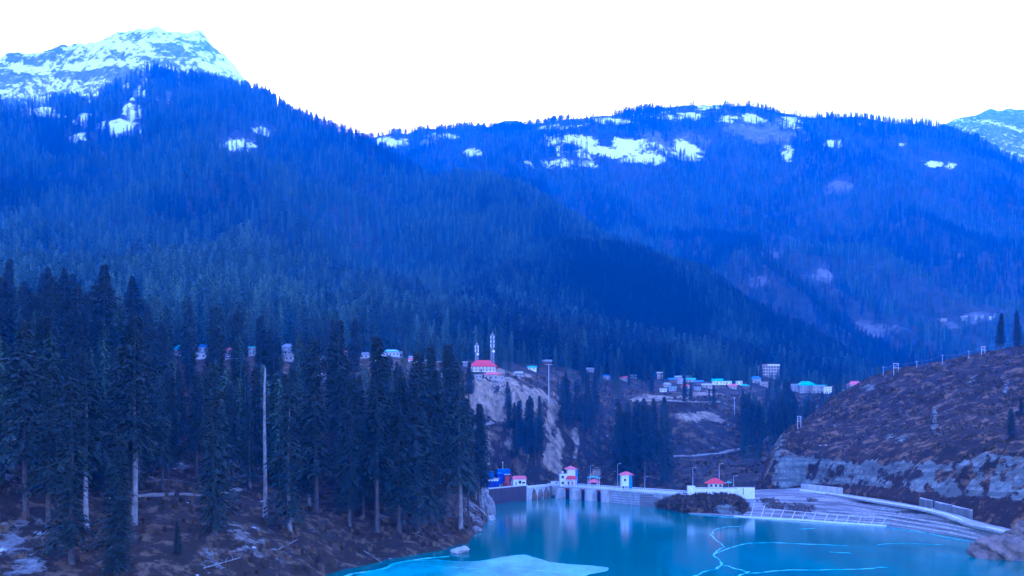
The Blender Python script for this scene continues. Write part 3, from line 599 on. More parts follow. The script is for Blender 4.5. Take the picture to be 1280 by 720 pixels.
# abutment wall from the sheet piles to the dam
e0 = (D1 - D0); L0 = e0.length; A0 = math.atan2(e0.y, e0.x)
ab = tag(empty('abutment_wall', (D0.x, D0.y, 0), A0), 'grey abutment wall with rock face between the sheet piles and the dam', 'wall')
rk = MB(); rr = random.Random(5)
MB().bx(0.2, L0 - 2, 0, 6, -6, DZ - .8).build('wall', M['concrete'], ab)
for k in range(2):
    x0 = 9 + k * 9; MB().bx(x0, x0 + .9, -.7, 0.1, -6, DZ - .9).build('buttress', M['concrete'], ab)
MB().bx(0, L0 + 2, -.3, 8, DZ - .8, DZ - .3).build('walkway', M['deck'], ab)
p = MB().bx(0, L0 + 1, -.2, 0, DZ + .5, DZ + .75)
for k in range(16): p.bx(k * 2, k * 2 + .25, -.2, 0, DZ - .3, DZ + .5)
p.build('railing', M['white'], ab)

def lump(name, mat, size, seed, sub=3, rough=0.28, parent=None, loc=(0, 0, 0), rz=0):
    """a rock: subdivided lump broken up by noise, flattened facets"""
    bm_ = bmesh.new(); bmesh.ops.create_icosphere(bm_, subdivisions=sub, radius=1.0); rr_ = random.Random(seed)
    pl = [(Vector((rr_.gauss(0, 1), rr_.gauss(0, 1), rr_.gauss(0, .8))).normalized(), rr_.uniform(.62, .9)) for _ in range(9)]
    for v in bm_.verts:
        for nrm, d in pl:
            k = v.co.dot(nrm)
            if k > d: v.co -= nrm * (k - d) * .9
        c = v.co * 2.2; q = float(fbm(c.x + seed + c.z * .7, c.y - c.z * .9, seed, 3)); v.co *= 1 + rough * q
        v.co = Vector((v.co.x * size[0], v.co.y * size[1], v.co.z * size[2]))
    me = bpy.data.meshes.new(name); bm_.to_mesh(me); bm_.free()
    return link(name, me, mat, parent, loc, rz)
for k, (px, wz) in enumerate(((668, 2.6), (675, 3.2), (683, 2.2))):
    a = (px - 640) / F; s_ = (D0.y * a - D0.x) / (e0.x / L0 - e0.y / L0 * a); q = D0 + e0 / L0 * s_
    tag(lump('rock', M['brown_rock'], (2.6, 1.8, 4.4), 60 + k, 2, .3, None, (q.x - .2, q.y - .6, 1.2), A0), ['brown rock bulge at the foot of the abutment wall, nearest the sheet piles', 'middle rock bulge in the grey abutment wall left of the dam', 'rock bulge in the abutment wall next to the first dam bay'][k], 'rock')

# ---------------- windows and houses
def win(parent, x, y, z, w, h, face='front', mat=None, t=.1, name='window'):
    b_ = MB()
    if face == 'front': b_.bx(x - w / 2, x + w / 2, y - t, y + .02, z, z + h)
    elif face == 'right': b_.bx(x - .02, x + t, y - w / 2, y + w / 2, z, z + h)
    else: b_.bx(x - t, x + .02, y - w / 2, y + w / 2, z, z + h)
    return b_.build(name, mat or M['glass'], parent)
# gate house on the dam: tower, two-storey block, red porch roof on columns
s0 = on_dam(703); g0 = D1 + e * (on_dam(713) - 1)
gh = tag(empty('gatehouse', (g0.x, g0.y, DZ - .35), 0.06), 'white gatehouse with red-roofed tower and red porch on the dam crest', 'building')
kx = 0.432
tw = MB().bx(-0.6, 3.8, 4.2, 8.6, 0, 9.3).build('tower', M['white'], gh)
MB().hip(-1.9, 5.1, 2.9, 9.9, 9.3, 1.9).build('tower_roof', M['pink_roof'], gh)
for yy in (5.6, 7.2): win(tw, 3.8, yy, 6.6, .9, 1.3, 'right')
MB().bx(3.8, 5.2, 4.5, 8.3, 0, 9.29).build('painted_shade_side', M['blue_roof'], gh)  # blue box paints the tower's shaded right side
bl = MB().bx(-4.6, -0.62, 3.4, 8.0, 0, 6.7).build('block', M['white'], gh)
for zz in (1.1, 4.3):
    w_ = win(bl, -3.1, 3.4, zz, 1.5, 1.5); MB().bx(-4.0, -2.2, 3.1, 3.42, zz - .25, zz - .05).build('sill', M['white'], w_)
MB().bx(-4.8, -0.62, 3.2, 8.2, 6.7, 7.05).build('block_roof', M['cream'], gh)
MB().box(-3, 5.5, 7.7, .9, .9, 1.1).build('water_tank', M['white'], gh)
MB().hip(-1.5, 4.4, 0.9, 4.4, 3.9, 1.9, .7).build('porch_roof', M['red_roof'], gh)
for k in range(4): MB().bx(-1.1 + k * 1.6, -.75 + k * 1.6, 1.3, 1.65, 0, 3.9).build('column', M['white'], gh)
MB().bx(-.5, .6, 4.0, 4.21, 0, 2.4).build('door', M['wood_wall'], gh); MB().bx(1.8, 3.0, 4.0, 4.21, 0, 2.4).build('door', M['red_steel'], gh)
# hoist tower further along
g1 = D1 + e * on_dam(785)
ht = tag(empty('hoist_tower', (g1.x, g1.y, DZ - .35), 0.1), 'slim white tower with pink pyramid roof standing right of the gatehouse on the dam', 'tower')
MB().bx(-2.6, 1.0, 2.4, 5.6, 2.2, 7.6).build('cabin', M['white'], ht)
MB().bx(1.0, 2.7, 2.5, 5.5, 0, 7.58).build('blue_shade_side', M['blue_roof'], ht)  # shade of the tower's right side, put in as a blue box
MB().hip(-3.4, 3.5, 1.6, 6.4, 7.6, 1.7, .2).build('roof', M['pink_roof'], ht)
for x in (-2.4, -.9, .7): MB().bx(x - .17, x + .17, 2.5, 2.84, 0, 2.2).build('post', M['white'], ht)
for x in (-2.4, .7): MB().bx(x - .17, x + .17, 5.1, 5.44, 0, 2.2).build('post', M['white'], ht)
MB().bx(-1.4, -.6, 5.45, 5.55, 0, 2.1).build('door', M['dark_steel'], ht); win(ht, -.9, 2.4, 4.6, 1.0, 1.2)
# small gazebo and shelter on the downstream side
def gazebo(name, loc, w, h, rh, roofm, label, cat):
    t = tag(empty(name, loc, .1), label, cat)
    for sx in (-1, 1):
        for sy in (-1, 1): MB().bx(sx * w * .38 - .1, sx * w * .38 + .1, sy * w * .38 - .1, sy * w * .38 + .1, 0, h).build('post', M['white'], t)
    MB().hip(-w / 2, w / 2, -w / 2, w / 2, h, rh).build('roof', roofm, t)
    MB().bx(-w * .36, w * .36, -w * .36, w * .36, 0, .5).build('plinth', M['grey_wall'], t); return t
q = P(742, 604, 428); gazebo('gazebo', (q.x, q.y, DZ - .6), 6.2, 2.6, 2.0, M['pink_roof'], 'small gazebo with red pyramid roof behind the dam parapet', 'gazebo')
q = P(742, 598, 447); gazebo('shelter', (q.x, q.y, DZ - .6), 7.0, 4.6, .7, M['teal_roof'], 'pale turquoise shelter behind the red gazebo on the dam', 'shelter')
q = P(694, 604, 446); t = tag(empty('cabin', (q.x, q.y, DZ - .3), -.3), 'small white cabin at the left end of the dam crest', 'cabin')
MB().bx(-2.2, 2.2, -1.3, 1.3, 0, 2.1).build('wall', M['white'], t); MB().bx(-2.5, 2.5, -1.6, 1.6, 2.1, 2.3).build('roof', M['grey_roof'], t); win(t, 1, -1.3, .9, .8, .8)
# ---------------- lamp posts and poles
def lamp(px, y0, y1, d, label):
    b0 = P(px, y0, d); h = (y0 - y1) / F * d
    t = tag(empty('lamp_post', b0), label, 'lamp post')
    MB().bar((0, 0, 0), (0, 0, h), .13, 6, .07).build('pole', M['galv'], t); MB().bar((0, 0, h), (1.1, -.2, h + .2), .06).build('arm', M['galv'], t)
    MB().box(1.3, -.25, h + .2, .7, .3, .15).build('lamp_head', M['white'], t); MB().box(0, 0, .15, .5, .5, .3).build('base', M['concrete'], t)
lamp(738, 605, 582, 432, 'thin lamp post on the dam crest behind the red gazebo')
lamp(772, 607, 580, 395, 'tall lamp post on the dam just left of the slim white tower')
lamp(806, 611, 596, 378, 'short lamp post on the crest right of the slim white tower')
lamp(866, 609, 585, 349, 'lamp post rising from the white box end of the terrace building')
lamp(899, 604, 580, 352, 'lamp post behind the red pavilion roof')
lamp(917, 608, 595, 350, 'short lamp post right of the red pavilion')

# ---------------- sheet pile wall, work yard
S0, S1 = P(604, 632, 375), P(658, 625, 415); S0.z = S1.z = 0; es = (S1 - S0); LS = es.length; AS = math.atan2(es.y, es.x)
sp_ = tag(empty('sheet_pile_wall', S0, AS), 'dark corrugated sheet pile wall rising from the water under the blue sheds', 'wall')
npile = 18; pw = LS / npile
pm = MB().prism([(0, 0), (pw * .2, -.45), (pw * .7, -.45), (pw * .9, 0), (pw, 0), (pw, .5), (0, .5)], -6, 7.5)
p0 = pm.build('pile', M['pile_steel'], sp_)
for k in range(1, npile):
    c = p0.copy(); C.objects.link(c); c.parent = sp_; c.location.x = k * pw
MB().bx(-4, LS + .3, -.7, 1.0, 7.5, 8.0).build('capping_beam', M['deck'], sp_)
MB().bx(0, LS, -.6, -.46, 1.2, 1.5).build('waling_beam', M['pile_steel'], sp_)
yd = MB().bx(-16, LS + 2, .52, 40, -6, 7.6).build('work_platform', M['path'], None, S0, AS); yd['kind'] = 'structure'
def yard(px, py, d, label, name, cat):
    q = P(px, py, d); return tag(empty(name, (q.x, q.y, 7.6), AS * .35), label, cat)
def shed(t, w, dp, h, wall, roof, strip=None, rows=5, over=.35, rh=.25):
    MB().bx(-w / 2, w / 2, 0, dp, 0, h).build('wall', wall, t)
    MB().bx(-w / 2 - over, w / 2 + over, -over, dp + over, h, h + rh).build('roof', roof, t)
    if strip:
        z0, z1 = strip
        for k in range(rows):
            x0 = -w / 2 + .3 + k * (w - .6) / rows; MB().bx(x0, x0 + (w - .6) / rows * .82, -.08, .02, z0, z1).build('window', M['white_pane'], t)
    rb = MB()
    for k in range(int(w / .6)): rb.bx(-w / 2 + .1 + k * .6, -w / 2 + .22 + k * .6, -.05, .0, .1, h * .55)
    rb.build('wall_rib', wall, t)
t = yard(597, 612, 384, 'blue site cabin with white window strip at the left end of the yard', 'site_cabin', 'cabin'); shed(t, 6.6, 5, 4.4, M['blue_sheet'], M['grey_roof'], (3.1, 4.1), 5)
t = yard(617, 611, 392, 'dark blue site cabin with white window strip, middle of the yard', 'site_cabin', 'cabin'); shed(t, 6.0, 5, 4.3, M['violet_sheet'], M['grey_roof'], (3.2, 4.1), 4)
t = yard(594, 603, 400, 'cabin with faded pink walls behind the leftmost blue cabin', 'site_cabin', 'cabin'); shed(t, 4.2, 4, 6.8, M['pink_roof'], M['grey_roof'])
t = yard(608, 603, 402, 'tall blue shipping container stacked behind the two window-strip cabins', 'stacked_container', 'container'); shed(t, 7.8, 3, 7.4, M['blue_sheet'], M['blue_roof'], None)
MB().bx(-3.9, -.2, -.12, -.06, 4.6, 7.2).build('container_door', M['violet_sheet'], t)
t = yard(630, 606, 412, 'upper blue cabin with white lower edge above the red machine', 'upper_cabin', 'cabin')
for x in (-3, 3):
    for y in (.3, 2.7): MB().bx(x - .15, x + .15, y - .15, y + .15, 0, 6.0).build('leg', M['violet_sheet'], t)
MB().bx(-3.4, 3.4, 0, 3, 6.0, 8.4).build('cabin_body', M['blue_sheet'], t); MB().bx(-3.5, 3.5, -.15, 3.1, 5.7, 6.0).build('floor_edge', M['white'], t); MB().bx(-3.6, 3.6, -.2, 3.2, 8.4, 8.6).build('roof', M['blue_roof'], t)
t = yard(626, 610, 402, 'dark violet-blue hopper tower beside the red machine', 'hopper', 'hopper')
MB().bx(-1.9, 1.9, 0, 3, 1.6, 6.4).build('bin', M['violet_sheet'], t)
for x in (-1.7, 1.7):
    for y in (.2, 2.8): MB().bx(x - .14, x + .14, y - .14, y + .14, 0, 1.6).build('leg', M['dark_steel'], t)
MB().hip(-1.7, 1.7, .1, 2.9, 6.4, .8).build('bin_cover', M['blue_sheet'], t)
t = yard(635, 610, 402, 'red and dark steel machine between the blue hopper and white hut', 'machine', 'machine')
MB().bx(-1.8, 1.6, 0, 2.4, .4, 2.6).build('engine_housing', M['red_steel'], t); MB().bx(-1.2, .8, .4, 2.2, 2.6, 5.4).build('mixing_drum', M['red_steel'], t)
MB().bar((.6, .2, 1), (2.4, -.1, 5.6), .35, 8).build('conveyor', M['dark_steel'], t); MB().bx(-2.0, 2.0, -.2, 2.6, 0, .4).build('skid', M['dark_steel'], t)
MB().bar((-1, -.2, 1.2), (-1, .1, 1.2), .7, 12).build('flywheel', M['dark_steel'], t)
t = yard(649.5, 608.5, 410, 'small white hut with pink gable roof at the right end of the yard', 'hut', 'hut')
MB().bx(-3.6, 3.6, 0, 4, 0, 3.5).build('wall', M['white'], t); MB().gable(-4, 4, -.5, 4.5, 3.5, 1.6).build('roof', M['pink_roof'], t); w_ = win(t, .2, 0, 1.1, 1.4, 1.5); win(t, 2.2, 0, 1.1, 1.6, .9)
MB().bx(-2.4, -1.5, -.06, .02, 0, 2.1).build('door', M['grey_wall'], t)
t = tag(empty('flag_mast', P(628.5, 606, 440)), 'pale mast standing behind the upper blue cabin', 'mast'); MB().bar((0, 0, 0), (0, 0, 12), .3, 6, .15).build('pole', M['galv'], t); MB().box(0, 0, 12.3, .5, .5, .6).build('top_cap', M['white'], t)

# ---------------- terrace building by the lake
bq = P(893, 618, 344); tb = tag(empty('terrace_building', (bq.x, bq.y, 5.6), -.12), 'long white lakeside terrace building with rounded end and low parapet', 'building')
n = 8; outl = [(-10.5, -.6), (7, -.6)] + [(7 + 2.6 * math.sin(math.pi * k / n), 2 - 2.6 * math.cos(math.pi * k / n)) for k in range(1, n)] + [(7, 4.6), (-10.5, 4.6)]
MB().prism(outl, -2, 4.0).build('wall', M['white'], tb)
MB().prism([(p_[0] * 1.015, p_[1] * 1.06 - .1) for p_ in outl], 4.0, 4.3).build('terrace_slab', M['deck'], tb)
MB().bx(-11.3, -8.2, -1.1, 3, -2, 5.0).build('end_block', M['white'], tb)
for k in range(7): win(tb, -7 + k * 1.25, -.6, 1.6 + .3 * (k % 2), .42, .75)
MB().bx(2.2, 4.2, -.72, -.58, -.4, 2.1).build('door', M['dark_steel'], tb)
rl = MB()
for k in range(15): rl.bx(-7.9 + k, -7.82 + k, -.5, -.42, 4.3, 5.1)
rl.bx(-8, 7, -.5, -.42, 5.05, 5.15); rl.build('terrace_railing', M['dark_steel'], tb)
pv_ = tag(empty('pavilion', (bq.x + 1.0, bq.y + 1.6, 9.9), -.12), 'pavilion with bright red pyramid roof on the white terrace building', 'pavilion')
MB().bx(-2.9, 2.9, 0, 4, 0, 1.7).build('wall', M['white'], pv_)
for x in (-1.9, .1, 1.9): win(pv_, x, 0, .3, 1.1, 1.1)
MB().hip(-4.3, 4.3, -1.4, 5.4, 1.7, 2.5, .12).build('roof', M['red_roof'], pv_)
t = tag(empty('parasol', (bq.x + 6.6, bq.y + 2, 9.9), 0), 'pale turquoise parasol beside the red pavilion', 'parasol')
MB().bar((0, 0, 0), (0, 0, 2.3), .06).build('pole', M['galv'], t); c = MB(); n = 8
c.v = [(0, 0, 2.7)] + [(1.7 * math.cos(6.283 * k / n), 1.7 * math.sin(6.283 * k / n), 2.05) for k in range(n)] + [(0, 0, 2.55)]; c.f = [(0, 1 + k, 1 + (k + 1) % n) for k in range(n)] + [(n + 1, 1 + (k + 1) % n, 1 + k) for k in range(n)]
c.build('canopy', M['teal_roof'], t)
q = P(932, 617, 352); t = tag(empty('yard_wall', q, -.05), 'pale plastered yard wall right of the terrace building', 'wall')
MB().bx(-4.5, 4, 0, .5, -3, 2.6).build('wall_panel', M['white'], t); MB().bx(-4.7, 4.2, -.12, .62, 2.6, 2.85).build('coping', M['concrete'], t); MB().bx(-1.2, -.9, -.06, 0, -.5, 2.4).build('drain_pipe', M['dark_steel'], t)

# ---------------- ribbons laid on the ground: roads, tracks
def ribbon(name, layer, pts, w, mat, lift=.15, n=60, kind='structure', thick=0.3):
    """a strip of width w following surface points under the given pixels"""
    a = np.array(pts, float); k = np.linspace(0, len(a) - 1, n); px = np.interp(k, range(len(a)), a[:, 0]); py = np.interp(k, range(len(a)), a[:, 1])
    c = [layer.at(x, y) if layer else P(x, y, dz(y, 0.0)) for x, y in zip(px, py)]
    v, f = [], []
    for i in range(n):
        d = (c[min(i + 1, n - 1)] - c[max(i - 1, 0)]); d.z = 0; d = d.normalized() if d.length > 1e-6 else Vector((1, 0, 0)); nrm = Vector((-d.y, d.x, 0)); ww = w[min(i * len(w) // n, len(w) - 1)] if isinstance(w, list) else w
        for s_ in (-.5, .5):
            q = c[i] + nrm * (s_ * ww); z = max(c[i].z, layer.zat(q.x, q.y) if layer else 0) + lift
            v += [(q.x, q.y, z), (q.x, q.y, z - thick - lift)]
    for i in range(n - 1):
        a_ = i * 4; b_ = a_ + 4; f += [(a_, b_, b_ + 2, a_ + 2), (a_, a_ + 1, b_ + 1, b_), (a_ + 2, b_ + 2, b_ + 3, a_ + 3)]
    o = MB(); o.v = v; o.f = f; o = o.build(name, mat); o['kind'] = kind; return o
ribbon('valley_road', L_valley, [(842, 571), (870, 570), (900, 567), (925, 562), (945, 556), (957, 551), (964, 546)], 3.6, M['path'], .3)
ribbon('hillside_track', L_valley, [(795, 496), (815, 499), (840, 502), (875, 503), (900, 503)], 3.0, M['path'], .4)
ribbon('bluff_path', L_valley, [(580, 548), (592, 539), (604, 532), (617, 529)], 1.5, M['path'], .25)
ribbon('forest_path', L_slope, [(150, 622), (190, 619), (230, 618), (262, 620), (300, 612)], 1.6, M['path'], .2)
RD = [(985, 612), (1010, 613), (1040, 617.5), (1070, 622.5), (1100, 627.5), (1125, 631.5), (1150, 635.5), (1170, 640), (1190, 645.5), (1205, 651), (1220, 656), (1240, 660.5), (1270, 668), (1300, 676)]
ribbon('lakeside_road', L_bank, RD, 5.0, M['road'], .25, 90)
# white parapet wall on the lake side of the road, in segments
a = np.array([(1000, 613.5), (1040, 619), (1100, 629.3), (1150, 637.5), (1180, 644.5), (1195, 650), (1207, 656), (1222, 660), (1250, 666), (1275, 672)]); pp = tag(empty('road_parapet', L_bank.at(1000, 613.5)), 'low white parapet wall winding along the lakeside road', 'wall')
o0 = pp.location.copy(); ks = np.linspace(0, len(a) - 1, 37); pts_ = [L_bank.at(float(np.interp(k, range(len(a)), a[:, 0])), float(np.interp(k, range(len(a)), a[:, 1]))) - o0 for k in ks]
for p_, q_ in zip(pts_[:-1], pts_[1:]):
    d = q_ - p_; MB().box((p_.x + q_.x) / 2, (p_.y + q_.y) / 2, (p_.z + q_.z) / 2 + .35, math.hypot(d.x, d.y) * .98, .45, 1.0 + abs(d.z), math.atan2(d.y, d.x)).build('wall_segment', M['white'], pp)
# concrete grid on the bank by the water
gr = tag(empty('bank_grid', L_bank.at(925, 645)), 'pale concrete rib grid on the bank along the waterline', 'slope grid'); o0 = gr.location.copy()
bot = lambda x: float(np.interp(x, [915, 1000, 1110], [646.5, 651, 658.5]))
top = lambda x: float(np.interp(x, [915, 945, 960, 1000, 1110], [629, 629, 637, 641, 649]))
xs = [925, 940, 953, 965, 977, 991, 1004, 1017, 1032, 1045, 1059, 1074, 1090, 1104]
for x in xs:
    p_, q_ = L_bank.at(x - 2, bot(x) - .5) - o0, L_bank.at(x + 3, top(x)) - o0; MB().bar(p_ + Vector((0, 0, .15)), q_ + Vector((0, 0, .3)), .18, 4).build('rib', M['deck'], gr)
for nm, fn, r_ in (('foot_beam', bot, .4), ('top_beam', top, .22)):
    g = MB(); kx_ = np.linspace(918, 1108, 14) if nm == 'foot_beam' else np.linspace(962, 1104, 10)
    for x, x2 in zip(kx_[:-1], kx_[1:]): g.bar(L_bank.at(x, fn(x) - .4) - o0 + Vector((0, 0, .2)), L_bank.at(x2, fn(x2) - .4) - o0 + Vector((0, 0, .2)), r_, 4)
    g.build(nm, M['white'] if nm == 'foot_beam' else M['deck'], gr)
# bank terraces: low concrete steps along the bank right of the grid
for k, (ya, yb) in enumerate(((6, 5), (13, 10), (19, 15))):
    xs_ = np.linspace(1010 + 12 * k, 1228 - 8 * k, 16); st = None
    wl = lambda x: float(np.interp(x, [w_[0] for w_ in WL], [w_[1] for w_ in WL]))
    pts_ = [L_bank.at(x, wl(x) - ya * .8) for x in xs_]; st = tag(empty('bank_kerb', pts_[0]), ['lowest concrete kerb line along the gravel bank', 'middle concrete kerb line along the gravel bank', 'highest concrete kerb line along the gravel bank'][k], 'kerb')
    for p_, q_ in zip(pts_[:-1], pts_[1:]):
        d = q_ - p_; MB().bar(p_ - pts_[0] + Vector((0, 0, .1)), q_ - pts_[0] + Vector((0, 0, .1)), .3, 4).build('kerb_stone', M['concrete'], st)
# retaining walls at the hill's foot
def retaining(px0, px1, y0, d0, y1, d1, hgt, label, mat, npan):
    p_, q_ = P(px0, y0, d0), P(px1, y1, d1); d = q_ - p_; Lr = math.hypot(d.x, d.y); t = tag(empty('retaining_wall', p_, math.atan2(d.y, d.x)), label, 'wall'); sl = d.z / Lr
    for k in range(npan):
        x0, x1 = k * Lr / npan + .06, (k + 1) * Lr / npan - .06; MB().bx(x0, x1, -.4 - .08 * (k % 2), .6, sl * (x0 + x1) / 2 - 2.5, sl * (x0 + x1) / 2 + hgt).build('wall_panel', mat, t)
    MB().bar((0, .1, hgt + .1), (Lr, .1, hgt + .1 + d.z), .3, 4).build('coping', M['concrete'], t)
retaining(1002, 1052, 612, 384, 618, 349, 2.6, 'smooth grey concrete retaining wall behind the start of the lakeside road', M['concrete'], 2)
retaining(1150, 1214, 631.5, 278, 648, 250, 2.4, 'dark stained retaining wall under the cliff beside the road bend', M['dark_concrete'], 3)
t = tag(empty('wall_pole', P(1167, 636, 268)), 'dark upright pole at the retaining wall', 'pole'); MB().bar((0, 0, 0), (0, 0, 6.6), .22).build('pole', M['dark_steel'], t); MB().box(0, 0, .1, .7, .7, .3).build('base', M['concrete'], t)

# ---------------- mound and rocks by the water
L_mound = Layer('shore_mound', [
    [(806, 636, dz(636, -1)), (815, 637, dz(637, -1)), (835, 641, dz(641, -1)), (860, 645, dz(645, -1)), (900, 647, dz(647, -1)), (930, 649, dz(649, -1)), (945, 650, dz(650, -1))],
    [(806, 635, 368), (818, 632, 362), (835, 630, 346), (860, 630, 333), (900, 632, 325), (925, 636, 320), (945, 648, 318)],
    [(806, 634, 376), (820, 628, 372), (835, 622, 362), (860, 619, 346), (900, 620, 338), (920, 622, 334), (930, 628, 334), (945, 646, 328)],
    [(806, 636, 386), (835, 624, 380), (860, 621, 366), (900, 622, 358), (925, 625, 352), (945, 645, 345)]],
    806, 945, 120, 50, M['hill'], lambda x, y, t, u: fbm(x / 5, y / 5, 111, 4) * 1.1 * sstep(.2, 1, t) * sstep(0, 8, u - 806) * sstep(0, 12, 945 - u), lambda x, y, z, u, py, t: (0 * x, blobs(u, py, [(910, 638, 18, 9), (815, 633, 8, 6)]) * .8 + .1 + .3 * fbm(x / 3, y / 3, 113, 3)), smooth=5)
def boulder(px, py, size, seed, label, mat='rock', sink=.25, sub=4, rough=.3, rz=0):
    q = P(px, py, dz(py, 0.0)); return tag(lump('rock', M[mat], size, seed, sub, rough, None, (q.x, q.y, size[2] * (.5 - sink)), rz), label, 'rock')
boulder(1266, 697, (9, 6.5, 5.2), 71, 'large brown rock outcrop in the water at the lower right corner', 'brown_rock', .2)
boulder(1290, 690, (8, 6, 6.5), 72, 'brown rock rising at the right edge of the photo', 'brown_rock', .2)
boulder(1247, 683, (4, 3, 2.6), 73, 'smaller brown rock at the tip of the lower right outcrop', 'brown_rock', .2)
boulder(1252, 690, (3.4, 2.4, 1.6), 74, 'low reddish rock at the waterline beside the lower right outcrop', 'brown_rock', .2)
boulder(576, 690, (2.4, 4.2, 1.0), 75, 'flat pale rock at the tip of the left shore spit', 'pale_stone', .1)
boulder(606, 645, (4.2, 5, 8), 76, 'tall pale rock face on the left shore beneath the sheet pile wall', 'rock', .2)
boulder(600, 640, (5, 6, 9), 77, 'grey rock behind the tall pale shore rock', 'rock', .2)
boulder(613, 650, (1.6, 2.0, 1.4), 78, 'small white rock in the water below the tall pale rock', 'pale_stone', .15)
boulder(596, 664, (2.2, 2.6, 1.2), 79, 'low grey rock on the waterline of the left shore', 'rock', .1)
boulder(1262, 664, (7, 6, 5), 80, 'grey rock block beside the far right end of the road', 'rock', .0)

# ---------------- thin ice on the lake
def ice_mat(name, a, b_, sc_, lo, hi, rough=.35, spec=.5):
    m, nt, b = new_mat(name); f, n = noise_fac(nt, sc_, 8, .72, lo=lo, hi=hi, stretch=(1, .35, 1)); nt.links.new(mixc(nt, f, a, b_), b.inputs['Base Color']); b.inputs['Roughness'].default_value = rough; bump(nt, b, n.outputs['Fac'], .5, .12); b.inputs['Specular IOR Level'].default_value = spec; return m
M['ice'] = ice_mat('pale_ice', (0.002, 0.2, 0.15), (0.1, 0.46, 0.4), .07, .4, .66, .5, .12)
M['thin_ice'] = ice_mat('thin_ice', (0.002, 0.155, 0.125), (0.008, 0.25, 0.2), .08, .42, .72, .14)
M['ice_edge'] = simple('white_ice_edge', (0.26, 0.55, 0.5), (0.02, 0.3, 0.25), scale=.35, rough=.6, bmp=.2)
def water_poly(name, pts, z, mat, label, th=.05):
    a = [P(x, y, dz(y, 0)) for x, y in pts]; b_ = MB().prism([(q.x, q.y) for q in a], -.05, z); return tag(b_.build(name, mat), label, 'ice')
def wavy(pts, n, amp, seed):
    a = np.array(pts, float); k = np.linspace(0, len(a) - 1, n); x = np.interp(k, range(len(a)), a[:, 0]); y = np.interp(k, range(len(a)), a[:, 1])
    return [(float(p_ + amp * 3 * fbm(q * .21, seed, seed, 3)), float(r_ + amp * fbm(q * .17, seed + 5.5, seed, 3))) for p_, r_, q in zip(x, y, np.arange(n))]
EDGE = [(497, 705), (520, 701), (545, 700), (575, 702.5), (600, 701.5), (622, 697.5), (640, 694.5), (655, 693.5), (668, 697), (685, 702.5), (710, 705.5), (738, 707), (760, 710), (757, 714), (735, 718), (718, 724)]
E2 = wavy(EDGE, 130, .9, 3)
water_poly('ice_sheet', [(390, 770), (418, 727), (455, 717)] + E2 + [(690, 745), (640, 790)], .03, M['ice'], 'pale cyan ice sheet floating in the bottom middle of the lake')
water_poly('ice_sheet', wavy([(818, 690), (832, 676), (856, 671), (885, 670), (893, 678), (905, 684), (893, 692), (902, 707), (868, 720), (845, 724), (828, 705)], 60, .8, 9), .015, M['thin_ice'], 'faint thin ice patch left of the white crack line')
water_poly('ice_sheet', wavy([(908, 683), (930, 678), (1000, 679), (1080, 682), (1160, 690), (1215, 694), (1260, 712), (1290, 730), (1150, 735), (1000, 735), (890, 724), (903, 707), (897, 692)], 90, .9, 12), .015, M['thin_ice'], 'broad thin ice sheet right of the white crack line')
def crack(pts, w, seed, label, n=70, amp=.9, cat='ice crack', z=.05):
    c = [P(x, y, dz(y, 0)) for x, y in wavy(pts, n, amp, seed)]; v, f = [], []; rr_ = random.Random(seed)
    for i in range(n):
        d = c[min(i + 1, n - 1)] - c[max(i - 1, 0)]; d = d.normalized(); nr = Vector((-d.y, d.x, 0)); ww = .5 * w * (.25 + 1.4 * float(vnoise(i * .35, seed, seed))) * min(1, i / 4 + .2, (n - 1 - i) / 4 + .2)
        for s_ in (-.5, .5): q = c[i] + nr * s_ * ww; v += [(q.x, q.y, z), (q.x, q.y, -.02)]
    for i in range(n - 1): a_ = i * 4; b_ = a_ + 4; f += [(a_, b_, b_ + 2, a_ + 2), (a_, a_ + 1, b_ + 1, b_), (a_ + 2, b_ + 2, b_ + 3, a_ + 3)]
    o = MB(); o.v, o.f = v, f; return tag(o.build('ice_crack', M['ice_edge']), label, cat)
crack([(862, 722), (880, 715), (895, 711), (903, 707), (898, 700), (892, 694), (895, 690), (905, 684)], .9, 21, 'main white zigzag crack line in the ice, lower half')
crack([(905, 684), (898, 676), (888, 669), (892, 662), (905, 659), (928, 657.5)], .7, 22, 'upper white zigzag crack line in the ice near the bank')
crack([(896, 691), (918, 683), (935, 679), (960, 678.5), (1005, 680), (1060, 682)], .8, 23, 'white ice line curving right from the zigzag crack')
crack([(905, 706), (920, 711), (935, 715), (918, 722)], .9, 24, 'short white branch crack at the bottom of the lake')
crack([(930, 717), (985, 713), (1060, 712), (1110, 709)], .9, 25, 'faint pale ice line along the bottom right of the lake')
crack([(1095, 681), (1130, 679), (1180, 681)], .7, 26, 'faint ice streak below the right gravel bank', 50)
crack([(1035, 690), (1065, 692)], 1.0, 27, 'tiny ice streak in the middle of the right ice sheet', 24)
crack([(1000, 661.5), (1012, 661), (1018, 660.5)], 1.6, 28, 'short floating pale strip beside the rib grid', 24)
crack(EDGE, .6, 31, 'bright rim around the pale cyan ice sheet', 110, .5)
crack([(520, 706), (560, 709), (600, 711), (630, 709), (670, 713), (700, 716)], .8, 32, 'pale ripple line inside the cyan ice sheet', 70)
crack([(415, 727), (440, 717.5), (462, 714.5), (482, 711), (490, 706), (505, 702), (530, 698.5), (562, 695.5)], 1.6, 33, 'white rim of shore ice along the left bank', 90, .5, 'shore ice', .12)
crack([(560, 675), (575, 671), (592, 664), (600, 659)], 1.0, 34, 'thin white shore ice in the small left inlet', 40, .4, 'shore ice', .12)
crack([(862, 643), (900, 646), (922, 647.5)], .8, 35, 'white rim of ice at the foot of the shrub mound', 40, .3, 'shore ice', .12)
crack([(1110, 659.5), (1150, 665), (1180, 671), (1210, 677)], .8, 36, 'thin white rim of ice at the foot of the gravel bank', 50, .4, 'shore ice', .12)

